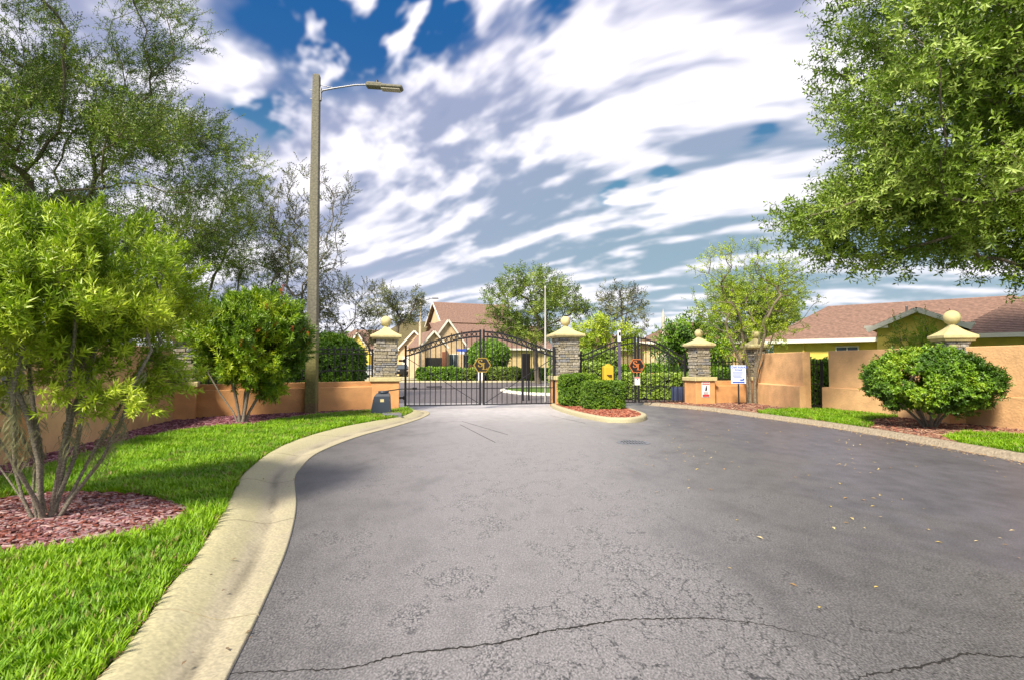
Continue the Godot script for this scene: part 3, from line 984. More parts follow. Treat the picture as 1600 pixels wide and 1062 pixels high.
func pillar(label: String, at: Vector3, yaw: float, bw: float, bh: float, sw: float, st: float, cw: float, ball_y: float, ball_r: float, seed_: int) -> void:
	var t := thing("stone_pillar", label, "pillar", at, yaw, "stone pillars with ball finials")
	rng.seed = seed_
	var b := MB.new()
	b.box(Vector3(0, bh * 0.5 - 0.05, 0), Vector3(bw, bh + 0.1, bw), Basis.IDENTITY, 0.012)
	obj("base", b.mesh(), M.stucco, t)
	b = MB.new()
	b.box(Vector3(0, bh + 0.075, 0), Vector3(bw + 0.13, 0.15, bw + 0.13), Basis.IDENTITY, 0.018)
	obj("ledge", b.mesh(), M.cap, t)
	b = MB.new()
	b.box(Vector3(0, (bh + 0.15 + st) * 0.5, 0), Vector3(sw - 0.06, st - bh - 0.15, sw - 0.06))
	obj("core", b.mesh(), M.mortar, t)
	# ledgestones, each a piece
	for f in 3:
		var e := Basis(Vector3.UP, [0.0, -PI / 2, PI / 2][f])
		var y := bh + 0.155
		var row := 0
		while y < st - 0.035:
			var h := minf(rr(0.055, 0.125), st - y)
			if st - y - h < 0.05: h = st - y
			var x := -sw * 0.5 + (0.0 if (row + f) % 2 == 0 else 0.05)
			var x1 := sw * 0.5 - (0.0 if (row + f) % 2 == 0 else 0.05)
			while x < x1 - 0.01:
				var w := rr(0.16, 0.42)
				if x1 - x - w < 0.12: w = x1 - x
				var d := 0.07 + rr(0.0, 0.035)
				b = MB.new()
				b.box(e * Vector3(x + w * 0.5, y + h * 0.5, sw * 0.5 - 0.05 + d * 0.5 - 0.02), Vector3(w - 0.010, h - 0.012, d), e * Basis(Vector3(rr(-1, 1), rr(-1, 1), rr(-1, 1)).normalized(), rr(-0.02, 0.02)), 0.011)
				obj("stone", b.mesh(), M.stone[rng.randi() % M.stone.size()], t)
				x += w
			y += h
			row += 1
	b = MB.new()
	var c := cw * 0.5
	square_lathe(b, [Vector2(sw * 0.45, st), Vector2(c * 0.86, st), Vector2(c * 0.88, st + 0.03), Vector2(c * 0.94, st + 0.06), Vector2(c, st + 0.065), Vector2(c, st + 0.125), Vector2(c * 0.985, st + 0.14), Vector2(c * 0.94, st + 0.145)])
	var top := ball_y - ball_r * 1.12
	var rise := top - st - 0.145
	for i in 9:
		var u0 := i / 9.0
		var u1 := (i + 1) / 9.0
		square_lathe(b, [Vector2(lerpf(c * 0.94, 0.085, 1 - pow(1 - u0, 1.35)), st + 0.145 + rise * u0), Vector2(lerpf(c * 0.94, 0.085, 1 - pow(1 - u1, 1.35)), st + 0.145 + rise * u1)])
	obj("cap", b.mesh(), M.cap, t)
	b = MB.new()
	var prof := [Vector2(0.09, top - 0.02), Vector2(0.085, top + 0.02)]
	for i in 13:
		var a := lerpf(-PI / 2 + 0.45, PI / 2, i / 12.0)
		prof.append(Vector2(maxf(cos(a) * ball_r, 0.0005), ball_y + sin(a) * ball_r))
	b.lathe(Vector3.ZERO, prof, 24)
	obj("finial", b.mesh(), M.cap, t)

func pillars() -> void:
	pillar("stone pillar with ball top between the left iron fence and the big gate", Vector3(-4.4, 0, -18.94), 0.23, 0.92, 1.02, 0.76, 2.46, 1.04, 3.09, 0.185, 101)
	pillar("middle and biggest stone pillar, between the two iron gates", Vector3(2.06, 0, -20.9), 0.23, 0.98, 1.02, 0.84, 2.60, 1.18, 3.25, 0.19, 102)
	pillar("stone pillar carrying a red and white warning sign right of the smaller gate", Vector3(7.28, 0, -21.15), 0.23, 0.82, 0.97, 0.60, 2.25, 0.90, 2.80, 0.16, 103)
	pillar("stone pillar half hidden behind the slender multi stemmed tree", Vector3(9.75, 0, -21.75), 0.1, 0.6, 0.97, 0.56, 2.2, 0.86, 2.78, 0.16, 104)
	pillar("stone pillar rising out of the long right wall behind the round bush", Vector3(11.40, 0, -14.05), -0.2, 0.50, 0.9, 0.54, 2.20, 0.78, 2.80, 0.19, 105)
	pillar("stone pillar at the corner of the left walls, between the two shrubs", Vector3(-9.1, 0, -15.1), 0.45, 0.62, 0.98, 0.50, 2.28, 0.86, 2.85, 0.18, 106)
	pillar("stone pillar at the left edge behind the big bright shrub", Vector3(-8.0, 0, -8.5), 0.9, 0.62, 0.98, 0.5, 2.25, 0.86, 2.8, 0.18, 107)

func picket_mesh(h: float, w: float, spear: float) -> ArrayMesh:
	var b := MB.new()
	b.box(Vector3(0, h * 0.5, 0), Vector3(w, h, w), Basis.IDENTITY, 0.003)
	if spear > 0.0:
		for k in 4:
			var e := Basis(Vector3.UP, k * PI / 2)
			b.face([e * Vector3(-w * 0.8, h, w * 0.8), e * Vector3(w * 0.8, h, w * 0.8), Vector3(0, h + spear, 0)], Vector3(0, h, 0))
	return b.mesh()

func fence(called: String, label: String, a: Vector3, z: Vector3, h: float, gap: float, rails: Array, spear := 0.05, brace := []) -> Node3D:
	var l := a.distance_to(z)
	var t := thing(called, label, "fence", a, atan2(-(z - a).z, (z - a).x))
	var n := int(l / gap)
	var pm := picket_mesh(h, 0.026, spear)
	var knob := SphereMesh.new()
	knob.radius = 0.028; knob.height = 0.056; knob.radial_segments = 8; knob.rings = 4
	for i in n:
		var p := obj("picket", pm, M.iron, t)
		p.position = Vector3((i + 0.5) * l / n, 0, 0)
		if rails.size() > 2:
			p = obj("knob", knob, M.iron, t)
			p.position = Vector3((i + 0.5) * l / n, (rails[0] + rails[1]) * 0.5, 0)
	for y in rails:
		var b := MB.new()
		b.box(Vector3(l * 0.5, y, 0), Vector3(l, 0.035, 0.03), Basis.IDENTITY, 0.004)
		obj("rail", b.mesh(), M.iron, t)
	for e in [0.0, l]:
		var b := MB.new()
		b.box(Vector3(e, h * 0.5, 0), Vector3(0.05, h, 0.05), Basis.IDENTITY, 0.005)
		obj("post", b.mesh(), M.iron, t)
	if brace:
		var b := MB.new()
		b.bar(brace[0], brace[1], 0.03, 0.03)
		obj("brace", b.mesh(), M.iron, t)
	return t

# one leaf of a double gate: hinge at a, free end at z; the arch rises from edge to peak
func gate_leaf(label: String, a: Vector3, z: Vector3, edge: float, peak: float, rings: bool, gap: float) -> Node3D:
	var d := z - a
	var l := d.length()
	var t := thing("gate_leaf", label, "gate", a, atan2(-d.z, d.x), "leaves of the two iron gates")
	var low := 0.12
	var top := func(x: float) -> float: return edge + (peak - edge) * pow(sin(clampf(x / l, 0, 1) * PI / 2), 1.25)
	var b := MB.new()
	b.box(Vector3(0.035, (low + edge + 0.16) * 0.5, 0), Vector3(0.075, edge + 0.16 - low, 0.075), Basis.IDENTITY, 0.006)
	b.box(Vector3(0.035, edge + 0.175, 0), Vector3(0.09, 0.03, 0.09), Basis.IDENTITY, 0.006)
	obj("hinge_post", b.mesh(), M.iron, t)
	b = MB.new()
	b.box(Vector3(l - 0.035, (low + peak + 0.07) * 0.5, 0), Vector3(0.07, peak + 0.07 - low, 0.07), Basis.IDENTITY, 0.006)
	obj("meeting_post", b.mesh(), M.iron, t)
	for off in [0.0, -0.19]:
		b = MB.new()
		for i in 16:
			var x0 := lerpf(0.06, l - 0.06, i / 16.0)
			var x1 := lerpf(0.06, l - 0.06, (i + 1) / 16.0)
			b.bar(Vector3(x0, top.call(x0) + off, 0), Vector3(x1 + 0.01, top.call(x1) + off, 0), 0.042, 0.052)
		obj("arch_rail", b.mesh(), M.iron, t)
	for y in [low + 0.02, 0.73]:
		b = MB.new()
		b.box(Vector3(l * 0.5, y, 0), Vector3(l - 0.1, 0.045 if y < 0.5 else 0.032, 0.03), Basis.IDENTITY, 0.004)
		obj("bottom_rail" if y < 0.5 else "middle_rail", b.mesh(), M.iron, t)
	b = MB.new()
	b.bar(Vector3(0.06, edge - 0.24, 0.03), Vector3(l - 0.08, low + 0.06, 0.03), 0.035, 0.02)
	obj("brace", b.mesh(), M.iron, t)
	var n := int((l - 0.14) / gap)
	var torus := TorusMesh.new()
	torus.inner_radius = 0.052; torus.outer_radius = 0.082; torus.rings = 14; torus.ring_segments = 5
	for i in n:
		var x := 0.07 + (i + 0.5) * (l - 0.14) / n
		var h: float = top.call(x) - low + (0.05 if i % 2 == 0 else 0.0)
		var p := obj("picket", picket_mesh(h, 0.027, 0.05 if i % 2 == 0 else 0.0), M.iron, t)
		p.position = Vector3(x, low, 0)
		if rings:
			x += 0.5 * (l - 0.14) / n
			if x < l - 0.12:
				p = obj("ring", torus, M.iron, t)
				p.rotation.x = PI / 2
				p.position = Vector3(x, top.call(x) - 0.095, 0)
	for y in [0.42, edge - 0.35]:
		b = MB.new()
		b.box(Vector3(-0.1, y, 0), Vector3(0.22, 0.07, 0.05), Basis.IDENTITY, 0.006)
		b.box(Vector3(-0.02, y, 0), Vector3(0.06, 0.13, 0.07), Basis.IDENTITY, 0.006)
		obj("hinge", b.mesh(), M.iron, t)
	return t

func letters(text: String, h: float, italic := false, bold := true, depth := 0.012, serif := false) -> TextMesh:
	var f := SystemFont.new()
	f.font_names = PackedStringArray(["Droid Serif" if serif else "Droid Sans"])
	f.font_italic = italic
	f.font_weight = 700 if bold else 400
	var m := TextMesh.new()
	m.font = f
	m.text = text
	m.font_size = 32
	m.pixel_size = h / 23.0
	m.depth = depth
	m.curve_step = 2.0
	return m

func hex_sign(label: String, at: Vector3, yaw: float, gold: Material) -> void:
	var t := thing("hexagon_sign", label, "sign", at, yaw, "hexagonal monogram plaques on the gates")
	var hexa := func(r: float, z0: float, z1: float, m: Material, nm: String) -> void:
		var b := MB.new()
		var ring := []
		for k in 6: ring.append(Vector3(cos(TAU * k / 6) * r, sin(TAU * k / 6) * r * 0.93, 0))
		var fr := []
		for q in ring: fr.append(q + Vector3(0, 0, z1))
		b.face(fr)
		var bk := []
		for q in ring: bk.append(q + Vector3(0, 0, z0))
		bk.reverse(); b.face(bk)
		for k in 6:
			var q: Vector3 = ring[k]
			var w: Vector3 = ring[(k + 1) % 6]
			b.face([q + Vector3(0, 0, z0), w + Vector3(0, 0, z0), w + Vector3(0, 0, z1), q + Vector3(0, 0, z1)], Vector3.ZERO)
		obj(nm, b.mesh(), m, t)
	hexa.call(0.33, -0.015, 0.015, gold, "rim")
	hexa.call(0.285, 0.015, 0.022, M.black, "plate")
	var o := obj("letter", letters("S", 0.26, true, true, 0.02, true), gold, t)
	o.position = Vector3(-0.075, 0.05, 0.03)
	o = obj("letter", letters("L", 0.24, true, true, 0.02, true), gold, t)
	o.position = Vector3(0.085, -0.055, 0.03)

func fences_and_gates() -> void:
	var wl := 1.035
	fence("iron_fence", "black iron picket fence on the low left wall, seen past the lamp post", Vector3(-9.2, wl, -15.5), Vector3(-4.78, wl, -18.62), 1.10, 0.2, [1.06, 0.92, 0.36], 0.09, [Vector3(2.9, 0.02, -0.05), Vector3(4.6, 0.62, -0.05)])
	fence("iron_fence", "short black iron picket fence on the low wall beside the warning sign pillar", Vector3(7.62, 0.97, -21.3), Vector3(9.35, 0.97, -21.93), 0.84, 0.155, [0.74, 0.06], 0.07)
	var g := fence("iron_gate", "narrow black iron gate in the gap of the tall right wall", Vector3(9.96, 0.1, -18.3), Vector3(10.45, 0.1, -18.34), 1.62, 0.105, [1.5, 0.85, 0.12], 0.08)
	g.set_meta("category", "gate")
	var b := MB.new()
	b.box(Vector3(0.02, 0.9, 0.03), Vector3(0.09, 0.16, 0.05), Basis.IDENTITY, 0.006)
	obj("lock_box", b.mesh(), M.iron, g)
	# the two double gates
	var a := Vector3(-3.83, 0, -19.4)
	var z := Vector3(1.62, 0, -20.63)
	var m := a.lerp(z, 0.5)
	var e := (z - a).normalized() * 0.03
	var l1 := gate_leaf("left leaf of the wider iron gate, with the opener arm fixed to it", a, m - e, 2.08, 2.80, true, 0.185)
	var l2 := gate_leaf("right leaf of the wider iron gate, hung beside the middle pillar", z, m + e, 2.08, 2.80, true, 0.185)
	l2.set_meta("label", "right leaf of the wider iron gate, hung beside the middle pillar")
	b = MB.new()
	b.box(Vector3(1.05, 0.80, 0.05), Vector3(0.56, 0.05, 0.03), Basis.IDENTITY, 0.006)
	obj("latch_plate", b.mesh(), M.iron, l1)
	hex_sign("gold edged black hexagon with gold letters on the wider gate", m + Vector3(0.01, 1.58, 0.075), 0.225, M.gold)
	a = Vector3(2.62, 0, -21.0)
	z = Vector3(6.9, 0, -21.6)
	m = a.lerp(z, 0.53)
	e = (z - a).normalized() * 0.03
	gate_leaf("left leaf of the smaller iron gate, behind the clipped hedges", a, m - e, 1.92, 2.62, false, 0.175)
	gate_leaf("right leaf of the smaller iron gate, hung on the warning sign pillar", z, m + e, 1.85, 2.62, false, 0.175)
	hex_sign("copper toned black hexagon with letters on the smaller gate", m + Vector3(-0.02, 1.55, 0.075), 0.14, M.gold_red)
	var t := thing("notice_plate", "small white notice with a red top hanging below the copper hexagon", "sign", m + Vector3(0.0, 0.96, 0.08), 0.14)
	b = MB.new()
	b.box(Vector3.ZERO, Vector3(0.22, 0.32, 0.01), Basis.IDENTITY, 0.003)
	obj("plate", b.mesh(), M.white, t)
	b = MB.new()
	b.box(Vector3(0, 0.13, 0.007), Vector3(0.2, 0.045, 0.006))
	obj("red_band", b.mesh(), M.red, t)
	b = MB.new()
	b.lathe(Vector3(0.01, 0.03, 0.004), [Vector2(0.001, 0.0), Vector2(0.03, 0.03), Vector2(0.001, 0.07)], 6)
	obj("dark_mark", b.mesh(), M.black, t)

# ---------------------------------------------------------------- houses
func courses(b: MB, A: Vector3, B: Vector3, C: Vector3, D: Vector3, step := 0.22) -> void:   # a roof slope: eave A-B, ridge D-C, in lapped rows
	var n := maxi(2, int(A.distance_to(D) / step))
	var nrm := (B - A).cross(D - A)
	if nrm.length_squared() < 1e-9: nrm = (B - A).cross(C - A)
	nrm = nrm.normalized()
	if nrm.y < 0: nrm = -nrm
	var below := (A + B + C + D) * 0.25 - nrm * 3.0
	for i in n:
		var t0 := float(i) / n
		var t1 := float(i + 1) / n
		var lift := nrm * 0.022
		var p := A.lerp(D, t0) + lift
		var q := B.lerp(C, t0) + lift
		var r := B.lerp(C, t1)
		var s := A.lerp(D, t1)
		var g := rr(0.9, 1.06)
		b.col = Color(g, g, g)
		if r.distance_to(s) < 0.01: b.face([p, q, r], below)
		else: b.face([p, q, r, s], below)
		b.face([A.lerp(D, t0), B.lerp(C, t0), q, p], below)

func hip_roof(t: Node3D, x0: float, x1: float, z0: float, z1: float, eave: float, ridge: float, inset: float, m: Material, over := 0.45) -> void:   # z0 front, z1 back
	var b := MB.new()
	x0 -= over; x1 += over; z0 += over; z1 -= over
	var zm := (z0 + z1) * 0.5
	var R0 := Vector3(x0 + inset, ridge, zm)
	var R1 := Vector3(x1 - inset, ridge, zm)
	var e := [Vector3(x0, eave, z0), Vector3(x1, eave, z0), Vector3(x1, eave, z1), Vector3(x0, eave, z1)]
	courses(b, e[0], e[1], R1, R0)
	courses(b, e[1], e[2], R1, R1)
	courses(b, e[2], e[3], R0, R1)
	courses(b, e[3], e[0], R0, R0)
	obj("roof", b.mesh(), m, t)
	b = MB.new()
	for k in 4:
		b.bar(e[k] + Vector3(0, -0.1, 0), e[(k + 1) % 4] + Vector3(0, -0.1, 0), 0.06, 0.2)
	obj("fascia", b.mesh(), M.trim, t)

func gable(t: Node3D, cx: float, half: float, z0: float, z1: float, eave: float, ridge: float, rm: Material, wm: Material, over := 0.3) -> void:   # ridge along z, gable facing +z
	var b := MB.new()
	var h := half + over
	var dy := (ridge - eave) / half * over
	courses(b, Vector3(cx - h, eave - dy, z1), Vector3(cx - h, eave - dy, z0 + over), Vector3(cx, ridge, z0 + over), Vector3(cx, ridge, z1))
	courses(b, Vector3(cx + h, eave - dy, z0 + over), Vector3(cx + h, eave - dy, z1), Vector3(cx, ridge, z1), Vector3(cx, ridge, z0 + over))
	obj("roof", b.mesh(), rm, t)
	b = MB.new()
	b.face([Vector3(cx - half, 0, z0), Vector3(cx + half, 0, z0), Vector3(cx + half, eave, z0), Vector3(cx, ridge - 0.05, z0), Vector3(cx - half, eave, z0)], Vector3(cx, 1, z0 - 1))
	for s in [-1.0, 1.0]:
		b.face([Vector3(cx + s * half, 0, z0), Vector3(cx + s * half, 0, z1), Vector3(cx + s * half, eave, z1), Vector3(cx + s * half, eave, z0)], Vector3(cx, 1, (z0 + z1) * 0.5))
	obj("wall", b.mesh(), wm, t)
	b = MB.new()
	for s in [-1.0, 1.0]:
		b.bar(Vector3(cx + s * h, eave - dy - 0.11, z0 + over + 0.02), Vector3(cx, ridge - 0.11, z0 + over + 0.02), 0.06, 0.2)
	obj("bargeboard", b.mesh(), M.trim, t)

func block(t: Node3D, x0: float, x1: float, z0: float, z1: float, h: float, m: Material) -> void:
	var b := MB.new()
	b.box(Vector3((x0 + x1) * 0.5, h * 0.5, (z0 + z1) * 0.5), Vector3(x1 - x0, h, z0 - z1))
	obj("wall", b.mesh(), m, t)

func window(t: Node3D, x: float, y: float, z: float, w: float, h: float, called := "window") -> void:   # in a wall facing +z
	var b := MB.new()
	b.box(Vector3(x, y, z), Vector3(w, h, 0.12), Basis.IDENTITY, 0.01)
	var f := obj(called, b.mesh(), M.trim, t)
	for s in [-1.0, 1.0]:
		b = MB.new()
		b.box(Vector3(x + s * w * 0.235, y, z + 0.062), Vector3(w * 0.42, h - 0.14, 0.02))
		obj("pane", b.mesh(), M.glass, f)

func garage(t: Node3D, x: float, z: float, w: float, h: float) -> void:
	var b := MB.new()
	b.box(Vector3(x, h * 0.5, z), Vector3(w + 0.24, h + 0.12, 0.08))
	var d := obj("garage_door", b.mesh(), M.trim, t)
	for i in 4:
		b = MB.new()
		b.box(Vector3(x, h * (i + 0.5) / 4, z + 0.05), Vector3(w, h / 4 - 0.03, 0.05), Basis.IDENTITY, 0.012)
		obj("panel", b.mesh(), M.white, d)

func houses() -> void:
	rng.seed = 404
	# the yellow house over the right wall
	var t := thing("yellow_house", "yellow house with a brown hipped roof and small front gable over the right wall", "house", Vector3(15.4, 0, -32.0), -0.68)
	block(t, 0, 10, 0, -9, 3.0, M.house_yellow)
	block(t, 8.5, 22, 1.6, -10.6, 3.0, M.house_yellow)
	hip_roof(t, 0, 13, 0, -9, 3.0, 5.25, 2.7, M.roof, 0.5)
	hip_roof(t, 8.5, 22, 1.6, -10.6, 3.0, 6.6, 5.5, M.roof, 0.5)
	gable(t, 7.0, 1.5, 4.6, -1.0, 3.4, 4.1, M.roof, M.house_yellow, 0.35)
	var b := MB.new()
	for s in [-1.0, 1.0]: b.box(Vector3(7.0 + s * 1.5, 3.3, 4.75), Vector3(0.9, 0.12, 0.4))
	obj("eave_return", b.mesh(), M.trim, t)
	window(t, 3.73, 1.95, 0.02, 1.1, 1.3)
	window(t, 11.5, 1.9, 1.62, 1.2, 1.3)
	b = MB.new()
	b.box(Vector3(1.6, 1.5, 0.05), Vector3(0.09, 3.0, 0.1))
	obj("downpipe", b.mesh(), M.house_yellow, t)
	b = MB.new()
	b.lathe(Vector3(6.3, 4.2, -2.2), [Vector2(0.06, 0), Vector2(0.06, 0.55), Vector2(0.075, 0.56), Vector2(0.001, 0.6)], 8)
	obj("vent_pipe", b.mesh(), M.steel, t)
	# low house with a hip roof behind the smaller gate
	t = thing("brown_roof_house", "low tan house with a wide brown hip roof behind the smaller gate", "house", Vector3(10.2, 0, -42), -0.15)
	block(t, 0, 7.4, 0, -8, 3.35, M.house_tan)
	hip_roof(t, 0, 7.4, 0, -8, 3.35, 5.1, 3.2, M.roof)
	window(t, 1.8, 1.8, 0.02, 1.3, 1.4)
	window(t, 5.2, 1.8, 0.02, 1.3, 1.4)
	t = thing("brown_roof_house", "small tan house whose roof shows just right of the middle pillar", "house", Vector3(6.5, 0, -55), 0.1)
	block(t, 0, 6.5, 0, -8, 3.2, M.house_tan)
	hip_roof(t, 0, 6.5, 0, -8, 3.2, 5.2, 3.0, M.roof)
	window(t, 2.2, 1.8, 0.02, 1.3, 1.4)
	# the tan house behind the wider gate
	t = thing("tan_house", "tan two storey house with steep brown gables behind the wider gate", "house", Vector3(-10.5, 0, -62), 0.40)
	block(t, 3.0, 16.5, 0.0, -9, 3.65, M.house_tan)
	b = MB.new()
	courses(b, Vector3(2.2, 3.55, 0.5), Vector3(17, 3.55, 0.5), Vector3(17, 6.7, -4.6), Vector3(2.2, 6.7, -4.6))
	courses(b, Vector3(17, 3.55, -9.6), Vector3(2.2, 3.55, -9.6), Vector3(2.2, 6.7, -4.6), Vector3(17, 6.7, -4.6))
	obj("roof", b.mesh(), M.roof, t)
	b = MB.new()
	b.bar(Vector3(3, 3.45, 0.52), Vector3(17, 3.45, 0.52), 0.06, 0.22)
	obj("fascia", b.mesh(), M.trim, t)
	gable(t, 2.9, 1.9, 1.2, -4.0, 4.2, 6.75, M.roof, M.house_peach, 0.3)
	gable(t, 0.9, 1.35, 2.6, -4.0, 3.85, 5.35, M.roof, M.house_peach, 0.3)
	# upper storey, gable end to the left
	block(t, 4.4, 14, -6.0, -13, 7.0, M.house_tan)
	b = MB.new()
	courses(b, Vector3(3.9, 6.9, -5.4), Vector3(14.4, 6.9, -5.4), Vector3(14.4, 9.9, -9.5), Vector3(3.9, 9.9, -9.5))
	courses(b, Vector3(14.4, 6.9, -13.6), Vector3(3.9, 6.9, -13.6), Vector3(3.9, 9.9, -9.5), Vector3(14.4, 9.9, -9.5))
	obj("roof", b.mesh(), M.roof, t)
	b = MB.new()
	b.face([Vector3(4.39, 6.8, -6.0), Vector3(4.39, 6.8, -13.0), Vector3(4.39, 9.7, -9.5)], Vector3(8, 7, -9))
	obj("gable_wall", b.mesh(), M.house_peach, t)
	b = MB.new()
	for z in [-5.4, -13.6]: b.bar(Vector3(3.88, 6.8, z), Vector3(3.88, 9.8, -9.5), 0.08, 0.2)
	obj("bargeboard", b.mesh(), M.trim, t)
	# open garage, pier, windows, door
	b = MB.new()
	b.box(Vector3(0.9, 1.25, 2.62), Vector3(1.9, 2.2, 0.05))
	obj("garage_opening", b.mesh(), M.dark_in, t)
	b = MB.new()
	b.box(Vector3(2.1, 1.5, 2.7), Vector3(0.5, 3.0, 0.4))
	obj("brick_pier", b.mesh(), M.brick_red, t)
	window(t, 3.6, 1.7, 1.24, 1.1, 2.2)
	window(t, 9.6, 1.9, 0.03, 1.0, 1.9)
	window(t, 5.4, 1.7, 0.03, 0.8, 2.1)
	b = MB.new()
	b.box(Vector3(6.6, 1.4, 0.1), Vector3(1.2, 2.8, 0.25))
	obj("brick_panel", b.mesh(), M.brick_red, t)
	var c := thing("storage_bin", "blue storage tub standing in the open garage", "bin", Vector3(-8.9, 0.1, -59.1), 0.16)
	b = MB.new()
	b.box(Vector3(0, 0.55, 0), Vector3(1.1, 0.9, 0.6), Basis.IDENTITY, 0.15)
	obj("tub", b.mesh(), M.blue, c)
	b = MB.new()
	b.box(Vector3(0, 1.04, 0), Vector3(1.14, 0.07, 0.64), Basis.IDENTITY, 0.03)
	obj("lid", b.mesh(), M.blue, c)
	# houses farther left
	t = thing("garage_house", "house with white garage door and greenish roof right of the left gate pillar", "house", Vector3(-17.2, 0, -70), 0.1)
	block(t, 0, 9, -2, -12, 3.6, M.house_tan)
	hip_roof(t, 0, 9, -2, -12, 3.6, 7.4, 4.0, M.roof_green)
	gable(t, 4.6, 1.9, 0.5, -6, 3.9, 6.0, M.roof_green, M.house_peach)
	garage(t, 4.6, 0.55, 2.7, 2.6)
	block(t, 5.8, 9.0, -6.5, -12, 6.2, M.house_tan)
	hip_roof(t, 5.8, 9.0, -6.5, -12, 6.2, 8.3, 1.5, M.roof_green)
	window(t, 7.4, 5.3, -6.48, 0.9, 1.1)
	t = thing("gabled_house", "house with pink brown roof and twin small gables behind the left iron fence", "house", Vector3(-25.5, 0, -74), 0.1)
	block(t, 0, 9.5, 0, -9, 3.4, M.house_tan)
	hip_roof(t, 0, 9.5, 0, -9, 3.4, 6.6, 3.5, M.roof)
	gable(t, 4.6, 1.7, 1.5, -4, 3.4, 5.9, M.roof, M.house_yellow)
	gable(t, 2.6, 1.0, 2.3, -3, 3.1, 4.5, M.roof, M.house_yellow)
	garage(t, 6.4, 0.05, 2.0, 2.4)
	window(t, 4.6, 1.6, 1.54, 1.0, 1.4)
	t = thing("gabled_house", "tall house with olive roof rising behind the left gate pillar", "house", Vector3(-22.5, 0, -92), 0.0)
	block(t, 0, 10, 0, -10, 6.0, M.house_tan)
	hip_roof(t, 0, 10, 0, -10, 6.0, 9.2, 3.4, M.roof_green)
	window(t, 3, 4.6, 0.02, 1.2, 1.4)
	window(t, 7, 4.6, 0.02, 1.2, 1.4)

# ---------------------------------------------------------------- trees
const OLIVE := [Color(0.075, 0.125, 0.018), Color(0.125, 0.21, 0.022), Color(0.19, 0.29, 0.03), Color(0.29, 0.38, 0.05)]
const OAK := [Color(0.12, 0.20, 0.022), Color(0.19, 0.30, 0.03), Color(0.27, 0.40, 0.05), Color(0.38, 0.50, 0.13)]
const LIME := [Color(0.18, 0.29, 0.012), Color(0.28, 0.41, 0.016), Color(0.36, 0.49, 0.022), Color(0.47, 0.58, 0.05)]
const GREEN := [Color(0.05, 0.13, 0.01), Color(0.10, 0.22, 0.012), Color(0.17, 0.33, 0.016), Color(0.29, 0.44, 0.025)]
const GREYLEAF := [Color(0.08, 0.085, 0.055), Color(0.12, 0.135, 0.06), Color(0.15, 0.19, 0.055), Color(0.20, 0.22, 0.09)]

func tree(called: String, label: String, at: Vector3, top: Vector3, cloud: Array, spray: ArrayMesh, per_tip: int, spread: float, size: Vector2, cols: Array, bark: Material, r_tip: float, r_most: float, group := "", heavy := 14.0, step := 0.6, stems := []) -> Node3D:
	var t := thing(called, label, "tree", at, 0.0, group)
	if stems.is_empty():
		var st := []
		for i in 7:
			var f := i / 6.0
			st.append(Vector3.ZERO.lerp(top, f) + Vector3(rr(-0.08, 0.08), 0, rr(-0.08, 0.08)) * (0.0 if i == 0 else 1.0))
		stems = [st]
	var g := grow(stems, cloud, step, 0.16, 0.28, 0.02)
	build_frame(g, t, bark, r_tip, 0.47, r_most, heavy)
	var c := Vector3.ZERO
	for q in cloud: c += q
	c /= cloud.size()
	var lv := leaves_at(g, per_tip, spread, size.x, size.y, 0.6, c, cols, noise(rng.randi() % 999, 0.5, 3), 0.35)
	scatter("crown", spray, M.leaf, lv[0], lv[1], t)
	return t

